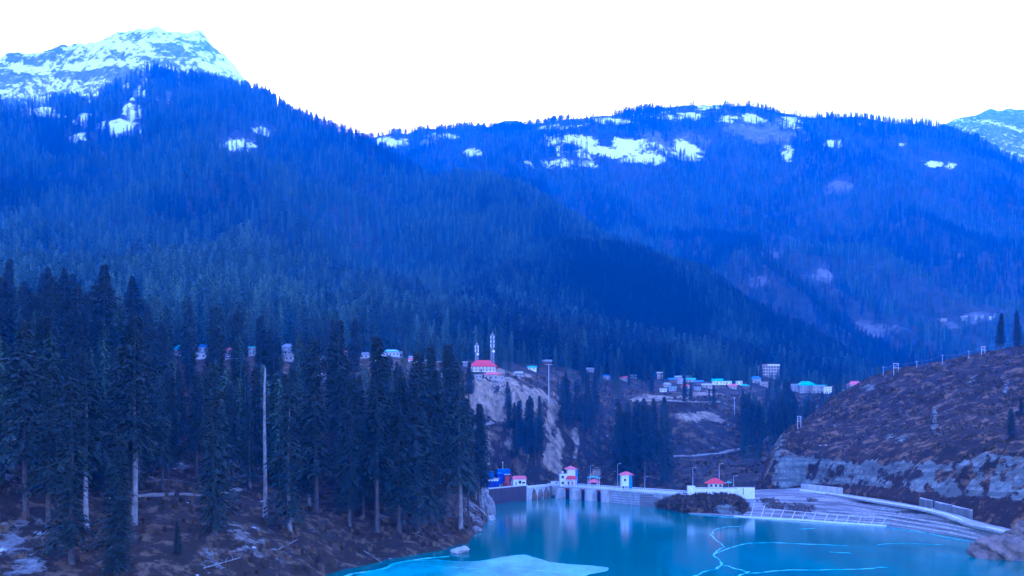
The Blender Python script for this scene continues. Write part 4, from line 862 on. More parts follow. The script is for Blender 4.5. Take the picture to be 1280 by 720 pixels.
# ---------------- village
HOUSES = []                                     # px, base py, half width px: kept clear of trees
def house(layer, px, py, wpx, hpx, wall, roof, rtype, label, group=None, storeys=None, cat='house', name='house', rz=None, nwin=None, rr_=None):
    q = layer.at(px, py); k = q.y / F; w, h = wpx * k, hpx * k; dp = max(4.0, w * .7); rr_ = random.Random(int(px * 7 + py))
    rz = rr_.uniform(-.25, .25) if rz is None else rz
    t = tag(empty(name, q, rz), label, cat, group); HOUSES.append((px, py, wpx, hpx, q.y))
    wh = h * (.42 if name == 'lodge' else .6 if rtype in ('hip', 'gable') else .9); o = .06 * w + .25
    wall = 'plaster' if wall == 'white' and rr_.random() < .6 else wall
    wl_ = MB().bx(-w / 2, w / 2, 0, dp, -3, wh).build('wall', M[wall], t)
    if rtype == 'hip': MB().hip(-w / 2 - o, w / 2 + o, -o, dp + o, wh, h - wh, .45).build('roof', M[roof], t)
    elif rtype == 'gable': MB().gable(-w / 2 - o, w / 2 + o, -o, dp + o, wh, h - wh).build('roof', M[roof], t)
    else: MB().bx(-w / 2 - o, w / 2 + o, -o, dp + o, wh, h).build('roof', M[roof], t)
    st = storeys or max(1, round(wh / 3.0)); nw = nwin or max(2, round(w / 3.2)); sh = wh / st
    for a in range(st):
        for b_ in range(nw): win(t, -w / 2 + (b_ + .5) * w / nw, 0, a * sh + sh * .35, min(.9, w / nw * .36), min(1.1, sh * .36), mat=M['dull_pane'])
    if st > 1: MB().bx(-w / 2 - .1, w / 2 + .1, -1.0, 0, sh - .12, sh + .08).build('balcony', M[roof] if rr_.random() < .5 else M['wood_wall'], t)
    if w > 7: MB().bx(-w * .08 - .45, -w * .08 + .45, -.05, .03, 0, min(2.1, wh * .8)).build('door', M['wood_wall'], t)
    return t
V, SL, LR = L_valley, L_slope, L_right
# on the bluff above the eroded slope
t = house(V, 604, 465, 31, 16, 'white', 'red_roof', 'hip', 'large building with long bright red roof below the two telecom masts', storeys=2, nwin=7, cat='building', name='lodge', rz=.05)
for k in range(4):
    x = -5 + k * 3.2; MB().gable(-.9, .9, -1.1, 1.1, 0, .8).build('dormer', M['red_roof'], t, (x, 1.6, 5.4), 0)
house(V, 594, 462, 11, 8, 'cream', 'red_roof', 'hip', 'small red-roofed wing left of the large red-roofed building')
house(V, 614, 475, 18, 11, 'cream', 'pink_roof', 'hip', 'house with patchy pink-red roof just below the large red-roofed building')
house(V, 626, 476, 8, 7, 'white', 'orange_roof', 'flat', 'small pale hut at the bluff edge right of the pink-red roof')
house(V, 598, 474, 9, 6, 'white', 'grey_roof', 'flat', 'low grey-roofed hut under the large red-roofed building')
house(V, 581, 458, 5, 6, 'white', 'white', 'flat', 'tiny white hut left of the large red-roofed building')
house(SL, 563, 459, 13, 12, 'cream', 'teal_roof', 'hip', 'house with two-tier pale turquoise roof left of the red-roofed building')
house(SL, 530, 453, 9, 6, 'cream', 'teal_roof', 'gable', 'tiny hut with turquoise roof above the forest edge')
house(SL, 541, 446, 24, 7, 'wood_wall', 'grey_roof', 'flat', 'long low grey-roofed house above the forest')
house(SL, 529, 441, 9, 6, 'cream', 'orange_roof', 'gable', 'small house with orange roof above the long grey one')
house(SL, 514, 446, 8, 6, 'white', 'grey_roof', 'gable', 'small white house between the turquoise and orange roofs')
house(SL, 486, 445, 26, 10, 'white', 'teal_roof', 'hip', 'wide house with turquoise hip roof above the forest', storeys=1, nwin=6)
house(SL, 499, 446, 8, 8, 'white', 'grey_roof', 'gable', 'bright white cottage right of the wide turquoise-roofed house')
for k, (px, py, w, h, wa, ro, rt, lb) in enumerate(((455, 448, 10, 8, 'white', 'grey_roof', 'gable', 'white gabled cottage left of the wide turquoise-roofed house'), (470, 452, 11, 7, 'cream', 'blue_roof', 'hip', 'cream house with blue hip roof just above the treetops'), (516, 454, 11, 7, 'white', 'pink_roof', 'hip', 'pink-roofed white cottage below the small white house'), (548, 457, 10, 7, 'grey_wall', 'grey_roof', 'gable', 'grey cottage left of the two-tier turquoise roof'), (573, 468, 8, 6, 'white', 'orange_roof', 'gable', 'rusty-roofed white hut at the forest edge near the red building'), (430, 446, 9, 8, 'white', 'pink_roof', 'hip', 'small house with pink hip roof over the middle of the left forest'))): house(SL, px, py, w, h, wa, ro, rt, lb)
for px, py, w, h, wa, ro, rt, lb in ((737, 465, 11, 6, 'white', 'grey_roof', 'gable', 'grey-gabled white house right of the low turquoise roof on the ridge'), (758, 474, 10, 6, 'cream', 'blue_roof', 'hip', 'blue-roofed cream house on the wooded ridge'), (780, 476, 9, 6, 'white', 'pink_roof', 'gable', 'pink-gabled white house left of the far village'), (792, 473, 8, 5, 'white', 'teal_roof', 'flat', 'flat turquoise-roofed hut left of the far village'), (648, 470, 9, 6, 'grey_wall', 'grey_roof', 'gable', 'grey stone hut on the bluff right of the red building'), (665, 463, 10, 6, 'white', 'teal_roof', 'gable', 'turquoise-gabled house between the red building and the tall pole')): house(V, px, py, w, h, wa, ro, rt, lb)
# houses glimpsed between the trunks on the left
for px, py, w, h, wa, ro, rt, lb in ((222, 445, 9, 14, 'white', 'teal_roof', 'hip', 'leftmost house between the trees, narrow with turquoise roof'), (253, 440, 11, 10, 'white', 'blue_roof', 'hip', 'upper blue-roofed house between the left trees'), (251, 449, 13, 9, 'white', 'grey_roof', 'flat', 'pale house below the blue-roofed one between the left trees'), (285, 444, 9, 10, 'cream', 'pink_roof', 'hip', 'small pink-roofed house between the left trees'), (286, 449, 9, 5, 'white', 'blue_roof', 'flat', 'low blue shed below the pink-roofed house'), (315, 445, 8, 12, 'white', 'teal_roof', 'flat', 'narrow pale house with turquoise roof seen between dark trees'), (358, 442, 13, 14, 'white', 'grey_roof', 'hip', 'tall white house above the forest, left of centre'), (361, 452, 11, 9, 'white', 'grey_roof', 'flat', 'white terrace house under the tall white house'), (392, 443, 10, 8, 'white', 'teal_roof', 'gable', 'turquoise-roofed cottage right of the tall white house'), (402, 452, 9, 7, 'white', 'teal_roof', 'flat', 'flat turquoise hut among the treetops'), (402, 474, 9, 8, 'white', 'white', 'gable', 'white tent-like hut among the trees'), (552, 568, 8, 6, 'white', 'white', 'flat', 'tiny white hut between trunks left of the blue sheds')):
    house(SL, px, py, w, h, wa, ro, rt, lb)
house(V, 720, 459, 14, 6, 'cream', 'teal_roof', 'gable', 'low house with pale turquoise roof on the ridge right of the tall pole')
house(V, 684, 456, 11, 7, 'wood_wall', 'grey_roof', 'gable', 'small grey-roofed house at the top of the tall pole')
house(V, 705, 458, 7, 5, 'wood_wall', 'grey_roof', 'gable', 'tiny brown hut between the grey-roofed and turquoise-roofed houses on the ridge')
# village in the middle distance
VIL = [(803, 469, 6, 4, 'white', 'grey_roof', 'flat', 'leftmost tiny white hut of the far village'), (809, 468, 5, 4, 'white', 'white', 'flat', 'second tiny white hut of the far village'), (819, 472, 7, 7, 'white', 'teal_roof', 'gable', 'white house with turquoise roof at the left of the far village'), (825, 474, 7, 9, 'cream', 'white', 'flat', 'tall cream house at the left of the far village'), (842, 478, 12, 6, 'wood_wall', 'blue_roof', 'gable', 'blue-roofed brown house left in the far village'), (857, 486, 10, 6, 'cream', 'red_roof', 'hip', 'small house with red roof in front of the far village'), (852, 480, 9, 7, 'white', 'grey_roof', 'flat', 'white flat-roofed house behind the red-roofed one'), (863, 478, 12, 6, 'white', 'teal_roof', 'gable', 'turquoise-roofed white house in the middle of the far village'), (861, 469, 5, 5, 'white', 'white', 'flat', 'tiny white hut above the far village'), (874, 481, 9, 6, 'wood_wall', 'blue_roof', 'gable', 'brown house with blue gable right of the turquoise roof in the far village'), (884, 485, 12, 6, 'cream', 'grey_roof', 'gable', 'cream house with grey gable in the far village front row'), (897, 481, 12, 8, 'white', 'teal_roof', 'gable', 'white house with arched pale front in the far village'), (909, 481, 11, 5, 'white', 'teal_roof', 'flat', 'low long pale house at the right of the far village'), (894, 486, 10, 5, 'wood_wall', 'grey_roof', 'flat', 'low brown house in front of the arched white house'), (899, 471, 7, 5, 'white', 'blue_roof', 'gable', 'blue-gabled hut above the far village'), (841, 489, 9, 6, 'grey_wall', 'teal_roof', 'flat', 'low grey shed below the far village'), (834, 484, 9, 6, 'cream', 'grey_roof', 'hip', 'cream house with grey hip roof in the far village'), (872, 488, 8, 5, 'grey_wall', 'blue_roof', 'flat', 'low grey hut right of the small red-roofed house'), (848, 473, 8, 5, 'cream', 'grey_roof', 'gable', 'grey-gabled cream cottage at the upper left of the far village'), (869, 473, 9, 5, 'white', 'orange_roof', 'gable', 'rusty-gabled white cottage in the upper row of the far village'), (887, 476, 8, 6, 'white', 'blue_roof', 'hip', 'blue hip-roofed cottage in the upper row of the far village'), (916, 486, 9, 6, 'cream', 'pink_roof', 'gable', 'pink-gabled cottage at the right end of the far village'), (924, 481, 8, 5, 'white', 'grey_roof', 'flat', 'pale flat-roofed hut right of the far village'), (932, 486, 9, 6, 'wood_wall', 'teal_roof', 'hip', 'brown cottage with turquoise hip roof left of the blue-roofed house'), (829, 490, 8, 5, 'white', 'grey_roof', 'gable', 'small white cottage low at the left of the far village'), (945, 479, 12, 9, 'white', 'blue_roof', 'hip', 'blue-roofed house below the tall hotel'), (955, 483, 10, 6, 'cream', 'grey_roof', 'flat', 'low cream house below the tall hotel'), (1010, 491, 20, 15, 'white', 'teal_roof', 'hip', 'large white house with turquoise roof left of the hill edge'), (996, 490, 16, 10, 'white', 'grey_roof', 'flat', 'white flat-roofed house left of the large turquoise roof'), (1024, 491, 15, 10, 'cream', 'teal_roof', 'flat', 'pale house right of the large turquoise roof'), (1035, 492, 9, 9, 'white', 'grey_roof', 'flat', 'bright white house right of the pale turquoise group'), (1056, 491, 7, 4, 'white', 'grey_roof', 'flat', 'tiny white hut left of the pink-roofed house'), (1070, 488, 15, 12, 'cream', 'pink_roof', 'hip', 'pink-roofed house at the edge of the right hill')]
for px, py, w, h, wa, ro, rt, lb in VIL: house(V, px, py, w, h, wa, ro, rt, lb)
# four-storey hotel
q = V.at(962, 470); k = q.y / F; w, h = 23 * k, 17 * k; t = tag(empty('hotel', q, -.05), 'tall many-windowed hotel block above the far village', 'building')
HOUSES.append((962, 470, 24, 17, q.y)); MB().bx(-w / 2, w / 2, 0, 9, -4, h * .86).build('wall', M['cream'], t); MB().hip(-w / 2 - 1, w / 2 + 1, -1.4, 10, h * .86, h * .14, .6).build('roof', M['wood_wall'], t); MB().bx(-w * .12, w / 2 + .6, -1.6, 0, h * .84, h * .84 + 1.1).build('sign_board', M['white'], t)
for a in range(4):
    z0 = h * .86 * (a + .12) / 4
    MB().bx(-w / 2, w / 2, -.9, 0, z0 - .55, z0 - .25).build('balcony', M['cream'], t)
    for b_ in range(7):
        x = -w / 2 + (b_ + .5) * w / 7; win(t, x, 0, z0, w / 7 * .62, h * .13)
        MB().bx(x + w / 14 - .18, x + w / 14 + .18, -.85, 0, z0 - .2, z0 + h * .17).build('pillar', M['cream'], t)
MB().bx(-w / 2 - 1.5, w / 2 + 1.5, -3, 0, -4, -.6).build('plinth', M['pale_stone'], t)
for px, py, w, h, wa, ro, rt, lb in ((1207, 399, 6, 4, 'white', 'white', 'flat', 'left tiny white house on the clearing of the far right mountain'), (1224, 398, 10, 4, 'white', 'grey_roof', 'flat', 'wider white house on the clearing of the far right mountain'), (1180, 402, 8, 4, 'cream', 'grey_roof', 'flat', 'low cream house at the left of the far right mountain clearing'), (1240, 399, 5, 4, 'white', 'blue_roof', 'flat', 'rightmost tiny house on the far right mountain clearing')): house(LR, px, py, w, h, wa, ro, rt, lb)
# telecom masts
def mast(px, py, top, label, wpx, ants):
    q = V.at(px, py); k = q.y / F; h = (py - top) * k; w = wpx * k / 2; t = tag(empty('telecom_mast', q), label, 'mast'); n = 8
    cor = lambda i, z: Vector((w * (1 - .55 * z / h) * (1 if i in (0, 1) else -1), w * (1 - .55 * z / h) * (1 if i in (1, 2) else -1), z))
    for i in range(4): MB().bar(cor(i, -1), cor(i, h), .16, 4, .1).build('leg', M['galv'], t)
    b_ = MB()
    for a in range(n):
        z0, z1 = h * a / n, h * (a + 1) / n
        for i in range(4): j = (i + 1) % 4; b_.bar(cor(i, z0), cor(j, z1), .07, 3).bar(cor(j, z0), cor(i, z1), .07, 3).bar(cor(i, z1), cor(j, z1), .07, 3)
    b_.build('lattice', M['galv'], t); MB().bar((0, 0, h - 1), (0, 0, h + 2.2), .08, 5).build('spike', M['galv'], t)
    for fz, sx in ants:
        if sx > 0: MB().box(w * .5 + .5, -w * .5 - .2, h * fz, .5, .3, 2.2).build('antenna_panel', M['white'], t); MB().box(-w * .5 - .5, -w * .5 - .2, h * fz, .5, .3, 2.2).build('antenna_panel', M['white'], t)
        else: MB().bar((-sx * (w * .7), -w - .5, h * fz), (-sx * (w * .7), -w - .1, h * fz), .9, 12, .75).build('dish', M['white'], t)
mast(596, 460, 429, 'shorter lattice telecom mast with white antennas behind the red roof', 4.2, [(.85, 1), (.7, 1), (.55, -1)])
mast(615.5, 462, 417, 'taller lattice telecom mast with white antenna panels behind the red roof', 4.6, [(.9, 1), (.78, 1), (.66, 1), (.5, -1)])
q = V.at(686, 505); t = tag(empty('utility_pole', q), 'tall thin pale pole on the slope below the ridge houses', 'pole'); hh = 50 * q.y / F
MB().bar((0, 0, -1), (0, 0, hh), .3, 6, .2).build('pole', M['galv'], t); MB().bx(-2.4, 2.4, -.1, .1, hh - .6, hh - .35).build('crossarm', M['galv'], t)
q = V.at(918, 518); t = tag(empty('utility_pole', q), 'pale pole standing left of the dark valley grove', 'pole'); MB().bar((0, 0, -1), (0, 0, 13), .25, 6, .16).build('pole', M['galv'], t); MB().bx(-1, 1, -.1, .1, 12.4, 12.6).build('crossarm', M['galv'], t)
# poles and H-frames along the hill crest, with their wires
tops = []; ORDW = ['first', 'second', 'third', 'fourth', 'fifth', 'sixth', 'seventh', 'eighth']
def hframe(px, py, hpx, wpx, label):
    q = L_hill.at(px, py); k = q.y / F; h, w = hpx * k, wpx * k; t = tag(empty('h_frame_pole', q, .2), label, 'pole')
    for s_ in (-1, 1): MB().bar((s_ * w / 2, 0, -1), (s_ * w / 2, 0, h), .17, 6).build('post', M['galv'], t)
    for z in (.97, .55): MB().bx(-w * .62, w * .62, -.12, .12, h * z - .14, h * z + .14).build('crossarm', M['galv'], t)
    MB().bar((-w / 2, 0, h * .55), (w / 2, 0, h * .97), .09, 4).build('brace', M['galv'], t)
    for s_ in (-.55, 0, .55): MB().bar((s_ * w, 0, h), (s_ * w, 0, h + .55), .13, 6).build('insulator', M['dark_steel'], t)
    tops.append(q + Vector((0, 0, h)))
def spole(px, py, hpx, label):
    q = L_hill.at(px, py); h = hpx * q.y / F; t = tag(empty('utility_pole', q), label, 'pole'); MB().bar((0, 0, -1), (0, 0, h), .17, 6, .11).build('pole', M['galv'], t); MB().bx(-.8, .8, -.08, .08, h - .5, h - .35).build('crossarm', M['galv'], t); tops.append(q + Vector((0, 0, h - .3)))
spole(1104, 469, 11, 'leftmost single pole on the right hill crest'); hframe(1120, 467, 13, 6.5, 'pale H-frame pole near the left end of the hill crest'); spole(1146, 461, 10, 'single pole between the left H-frame and the crest bushes'); spole(1178, 455, 12, 'single pole in the middle of the right hill crest'); spole(1211, 448, 10, 'single pole just left of the right H-frame'); hframe(1229, 443, 10, 5, 'small H-frame pole near the two crest pines')
hframe(999, 535, 15, 4.5, 'slim H-frame pole low on the left shoulder of the right hill'); tops.pop()
tops.append(Vector(P(1300, 420, 455)))
for i, (a, b_) in enumerate(zip(tops[:-1], tops[1:])):
    w_ = MB(); n = 8
    pt = [a.lerp(b_, k / n) - Vector((0, 0, 1.0 * 4 * (k / n) * (1 - k / n))) for k in range(n + 1)]
    for p_, q_ in zip(pt[:-1], pt[1:]): w_.bar(p_ - a, q_ - a, .035, 3)
    tag(w_.build('power_line', M['galv'], None, a), f'thin power line on the hill crest, {ORDW[i]} span from the left', 'power line', 'power lines on the hill crest')

# ------------------------------------------------------------------ trees one can tell apart
TREES = []; tr = random.Random(99)
def tree(q, h, label, group, kind=None, pale=False, wide=None, rz=None):
    wide = tr.uniform(1.0, 1.3) if wide is None else wide
    kind = tr.choice((0, 1, 3, 4, 7, 0, 4, 7, 6, 2, 5)) if kind is None else kind; cm, tm, tpm = CONIFERS[kind]; s = h / 40.0
    t = empty('conifer_tree', q, tr.uniform(0, 6.28) if rz is None else rz); t.scale = (s * wide, s * wide, s) if h > 24 else (s * wide * 1.2, s * wide * 1.2, s); tag(t, label, 'tree', group)
    a = bpy.data.objects.new('crown', cm); b_ = bpy.data.objects.new('trunk', tpm if pale else tm)
    for o in (a, b_): C.objects.link(o); o.parent = t
    TREES.append((q.x, q.y)); return t
# single trees with a look or place of their own: px, base, top, kind, pale trunk, label
KEY = [(268, 668, 452, 7, 0, 'big dark spruce in front on the left slope, branches down to the ground'), (222, 694, 650, 7, 0, 'small lone dark fir near the bottom of the left slope'), (90, 705, 470, 4, 0, 'broad dark spruce low on the left slope, right of the pale scree'), (147, 722, 545, 7, 0, 'dark green fir at the bottom edge left of the pale trunk'), (167, 656, 395, 5, 1, 'pine with long pale bare lower trunk on the left slope'), (109, 662, 440, 5, 1, 'pine with thin pale trunk left of the long pale bare trunk'), (32, 646, 400, 2, 0, 'tall dark pine beside the pale scree at the left edge'), (362, 664, 478, 4, 1, 'slender spruce with thin pale curved trunk right of the dead pole'), (437, 656, 470, 0, 0, 'dark spruce hanging low over the brushy bank'), (472, 664, 420, 6, 0, 'tall narrow spruce above the brushy left shore'), (498, 666, 470, 3, 0, 'dark low-branched spruce near the brushy left shore'), (522, 664, 440, 4, 0, 'ragged spruce with dark trunk by the shore'), (560, 645, 430, 6, 0, 'tall ragged pine nearest the shore spit'), (575, 662, 462, 2, 1, 'pine with pale trunk at the very water edge left of the rock'), (540, 650, 432, 5, 0, 'high-crowned pine second from the water edge'), (586, 497, 452, 0, 0, 'lone dark spruce on the bluff edge left of the red-roofed building'), (422, 600, 400, 5, 1, 'pine with straight white lower trunk in the middle of the left forest'), (60, 660, 455, 1, 0, 'dark spruce between the scree and the broad dark spruce'), (395, 640, 420, 1, 0, 'tall spruce right of the thin pale curved trunk'), (130, 500, 330, 5, 1, 'tall pine with pale leaning trunk above the left clearing'), (166, 475, 345, 5, 1, 'tall pine with pale straight trunk between the two bare patches')]
for px, py, top_, kd, pl, lb in KEY:
    L = V if px == 586 else SL; q = L.at(px, py); tree(q, (py - top_) / F * q.y, lb, None, kd, bool(pl))
# dead poles
for px, py, top_, lb in ((331, 646, 460, 'tall bare dead trunk, pale and branchless, standing on the left slope'), (326, 575, 470, 'thinner pale dead trunk behind the tall bare one')):
    q = SL.at(px, py); h = (py - top_) / F * q.y; t = tag(empty('dead_tree', q), lb, 'tree'); v_, f_ = [], []
    zs = np.linspace(-1, h, 10); tube(v_, f_, [(.12 * math.sin(z * .2), .1 * math.cos(z * .3), z) for z in zs], [max(.16, .55 * (1 - max(z, 0) / h * .6)) * (1.5 if z < 1 else 1) for z in zs], 8); link('trunk', mesh('dead_trunk', v_, f_, M['pale_bark'], True), None, t)
    for k in range(7):
        z = h * tr.uniform(.45, .97); a = tr.uniform(0, 6.28); l_ = tr.uniform(.6, 1.8); MB().bar((0, 0, z), (l_ * math.cos(a), l_ * math.sin(a), z + tr.uniform(-.6, .3)), .09, 4, .03).build('branch_stub', M['pale_bark'], t)
def blocks_house(px, py, d, hh, ww):
    top_ = py - hh / d * F; w = ww / d * F
    return any(abs(px - a) < w * .8 + c_ * .35 and top_ < b_ - e_ * .3 and py > b_ and d < dd for a, b_, c_, e_, dd in HOUSES)
TOPL = ([-60, 0, 100, 160, 200, 260, 320, 400, 450, 500, 560, 610], [318, 325, 330, 350, 372, 385, 392, 398, 402, 425, 432, 455])
CLEAR = [(150, 458, 26, 14), (183, 460, 20, 12), (145, 520, 20, 45), (290, 640, 60, 24), (225, 640, 50, 22), (400, 690, 90, 40), (300, 700, 70, 20), (10, 610, 26, 110), (350, 640, 18, 30), (135, 500, 16, 50)]
cnt = 0
for _ in range(9000):
    if cnt >= 205: break
    t_ = tr.random(); px = tr.uniform(-55, 606); py = tr.uniform(448, 655) if t_ < .75 else tr.uniform(446, 500)
    if px > 560 and py < 560: continue
    if px < 300 and py > 600 and tr.random() < .45: continue
    if any(((px - a) / c_) ** 2 + ((py - b_) / e_) ** 2 < 1 for a, b_, c_, e_ in CLEAR): continue
    q = SL.at(px, py); h = tr.choice((tr.uniform(32, 47), tr.uniform(20, 36))) * (0.85 if q.y < 230 else 1)
    lim = float(np.interp(px, *TOPL)) + tr.uniform(-8, 40); h = min(h, (py - lim) / F * q.y)
    if h < 16: continue
    if any((q.x - a) ** 2 + (q.y - b_) ** 2 < 5.2 ** 2 for a, b_ in TREES): continue
    if blocks_house(px, py, q.y, h, h * .1) and tr.random() < .985: continue
    pl = tr.random() < .12; front = q.y < 262
    look = ('short ' if h < 25 else 'tall ' if h > 38 else '') + ('pale-trunked ' if pl else 'dark ') + 'conifer'; row = 'front' if front else 'back'
    zone = 'left of bare patches' if px < 140 else 'left of dead pole' if px < 331 else 'right of dead pole' if px < 460 else 'nearest lake'
    tree(q, h, f'{look}, {row} rows of left forest, {zone}', f'{look}s, {row} rows of the left forest, {zone}', None, pl); cnt += 1
CL = [(660, 566, 16, 16, 9, 24, 38, 'dark conifer in the small stand on the eroded bluff', 'conifers on the eroded bluff'), (640, 540, 8, 14, 3, 20, 30, 'dark conifer in the small stand on the eroded bluff', 'conifers on the eroded bluff'), (728, 530, 24, 14, 9, 22, 34, 'dark conifer in the gully right of the tall pale pole', 'conifers in the gully'), (805, 590, 34, 16, 17, 34, 50, 'tall dark conifer in the stand behind the dam', 'conifers behind the dam'), (960, 545, 32, 26, 28, 20, 34, 'dark conifer in the dense grove left of the right hill', 'grove left of the right hill'), (1015, 520, 34, 14, 16, 18, 28, 'dark conifer in the thicket below the turquoise-roofed houses', 'thicket below the turquoise roofs'), (876, 502, 22, 4, 6, 12, 20, 'dark conifer in front of the far village', 'conifers in front of the far village'), (815, 486, 14, 6, 6, 14, 24, 'dark conifer at the left end of the far village', 'conifers left of the far village'), (740, 476, 40, 10, 14, 14, 26, 'conifer on the ridge behind the pale pole', 'conifers on the ridge'), (980, 478, 40, 4, 6, 14, 22, 'conifer beside the tall hotel', 'conifers beside the hotel')]
for cx, cy, rx, ry, n, h0, h1, lb, gp in CL:
    k = 0
    for _ in range(n * 60):
        if k >= n: break
        px, py = cx + rx * tr.uniform(-1, 1), cy + ry * tr.uniform(-1, 1); q = V.at(px, py); h = tr.uniform(h0, h1)
        if any((q.x - a) ** 2 + (q.y - b_) ** 2 < 3.4 ** 2 for a, b_ in TREES): continue
        if blocks_house(px, py, q.y, h, h * .1) and tr.random() < .97: continue
        tree(q, h, lb, gp); k += 1
for px, py, h, kd, lb in ((1251, 436, 21, 0, 'left of the two pines on the right hill crest'), (1272, 434, 21, 7, 'right of the two pines on the right hill crest')):
    tree(L_hill.at(px, py), h, lb, None, kd, False, 1.15)
tree(L_hill.at(1264, 548), 11, 'lone dark green tree on the side of the right hill', None, 7, False, 1.6)
tree(L_hill.at(1276, 520), 8, 'small dark green tree uphill of the lone one on the right hill', None, 4, False, 1.6)

# where a group is small enough to count along, each tree gets its own place in the row
ORD = ['leftmost', 'second', 'third', 'fourth', 'fifth', 'sixth', 'seventh', 'eighth', 'ninth', 'tenth', 'eleventh', 'twelfth', 'thirteenth', 'fourteenth', 'fifteenth', 'sixteenth', 'seventeenth', 'eighteenth', 'nineteenth', 'twentieth']
grp = {}
for o in C.objects:
    if o.name.startswith('conifer_tree') and o.get('group'): grp.setdefault(o['group'], []).append(o)
for g_, lst in grp.items():
    if len(lst) > 20: continue
    lst.sort(key=lambda o: o.location.x / o.location.y)
    for k, o in enumerate(lst): o['label'] = o['label'] + ('' if len(lst) == 1 else ', leftmost' if k == 0 else ', rightmost' if k == len(lst) - 1 else f', {ORD[k]} from left')
# smaller trees behind and between, too many to tell apart
def woods(layer, n, keep, smin, smax, seed):
    rg = np.random.default_rng(seed); x, y, z, px, py, t, s_, r_ = layer.sample(n, None, rg); q = rg.random(n); ok = keep(px, py, t, r_, q, fbm(x / 40, y / 40, seed, 3)); a = np.stack([x, y, z - .3, smin + (smax - smin) * rg.random(n), np.clip(.55 + .5 * (rg.random(n) - .5), 0, 1)], -1)
    for i in np.where(ok)[0]:
        if px[i] < -50 or px[i] > 1330 or blocks_house(px[i], py[i], y[i], a[i, 3] * 40, a[i, 3] * 4.5) or any(abs(px[i] - h_[0]) < h_[2] * .6 and abs(y[i] - h_[4]) < 14 for h_ in HOUSES): ok[i] = False
    return a[ok]
WD = [woods(V, 4200, lambda px, py, t, r, q, f: (t > 1.2) & (r < .45) & (q < .32 + .9 * f + .3 * (t > 4.2)) & ~((px > 840) & (px < 925) & (t < 3.6)) & ~((px < 700) & (t < 3.2)), .2, .5, 301),
      woods(SL, 3800, lambda px, py, t, r, q, f: (t > 1.75) & (px < 575) & (q < (.3 + .4 * (t > 3)) + f), .3, .85, 302),
      woods(L_hill, 500, lambda px, py, t, r, q, f: (t > 4.6) & (q < .5 + f), .1, .25, 303)]
forest('valley_woods', 'small dark conifers filling the valley slopes between the houses', np.concatenate(WD), LOWS)
# ------------------------------------------------------------------ ground cover nobody could count
def twig_bush(seed, n, h, spread, wid):
    r_ = random.Random(seed); v_, f_ = [], []
    for i in range(n):
        a = r_.uniform(0, 6.28); s_ = r_.uniform(.2, 1) * spread; hh = h * r_.uniform(.4, 1); b0 = len(v_); x, y = r_.gauss(0, .18), r_.gauss(0, .18)
        m_ = (x + math.cos(a) * s_ * .4, y + math.sin(a) * s_ * .4, hh * .65); e_ = (x + math.cos(a) * s_, y + math.sin(a) * s_, hh); w = wid * r_.uniform(.6, 1.3); ox, oy = -math.sin(a + r_.uniform(-1, 1)) * w, math.cos(a) * w
        v_ += [(x - ox, y - oy, -.1), (x + ox, y + oy, -.1), (m_[0] - ox, m_[1] - oy, m_[2]), (m_[0] + ox, m_[1] + oy, m_[2]), e_]; f_ += [(b0, b0 + 1, b0 + 3, b0 + 2), (b0 + 2, b0 + 3, b0 + 4)]
    return v_, f_
def cover_mat(name, a, b_, c_):
    m, nt, b = new_mat(name); b.inputs['Roughness'].default_value = .9; oi = nd(nt, 'ShaderNodeObjectInfo'); cr = nd(nt, 'ShaderNodeValToRGB'); el = cr.color_ramp.elements
    el[0].color = (*a, 1); el[1].color = (*c_, 1); k = el.new(.5); k.color = (*b_, 1); nt.links.new(oi.outputs['Random'], cr.inputs[0]); nt.links.new(cr.outputs[0], b.inputs['Base Color']); return m
M['twigs'] = cover_mat('dry_twigs', (0.036, 0.0252, 0.0162), (0.09, 0.0585, 0.0324), (0.216, 0.144, 0.081))
M['grass'] = cover_mat('dry_grass', (0.054, 0.036, 0.0198), (0.117, 0.0765, 0.0405), (0.0315, 0.0324, 0.0162))
TW = [mesh('twig_bush', *twig_bush(s, 34, 1.5, 1.0, .05), M['twigs']) for s in (1, 2, 3)]
GS = [mesh('grass_tuft', *twig_bush(s, 26, .9, .9, .12), M['grass']) for s in (11, 12, 13)]
def stones(seed):
    bm_ = bmesh.new(); bmesh.ops.create_icosphere(bm_, subdivisions=1, radius=.6); r_ = random.Random(seed)
    for v in bm_.verts: v.co = Vector((v.co.x * r_.uniform(.8, 1.3), v.co.y * r_.uniform(.8, 1.3), v.co.z * r_.uniform(.4, .8)))
    me = bpy.data.meshes.new('stone'); bm_.to_mesh(me); bm_.free(); me.materials.append(M['pale_stone']); return me
ST = [stones(s) for s in (1, 2, 3)]
def cover(layer, n, keep, smin, smax, seed):
    rg = np.random.default_rng(seed); x, y, z, px, py, t, s, r = layer.sample(n, None, rg); q = rg.random(n)
    ok = keep(px, py, z, t, r, q, fbm(x / 9, y / 9, seed, 3)) & (px > -60) & (px < 1340); a = np.stack([x, y, z - .05, smin + (smax - smin) * rg.random(n)], -1); return a[ok]
sh = [cover(SL, 26000, lambda px, py, z, t, r, q, f: (z > .6) & (t < 2.6) & (q < .35 + .8 * f + .5 * (px > 320) * (t < 1.8)), .5, 1.3, 201)]
forest('dry_brush', 'leafless brown brush covering the ground of the left shore', np.concatenate(sh), TW)['category'] = 'brush'
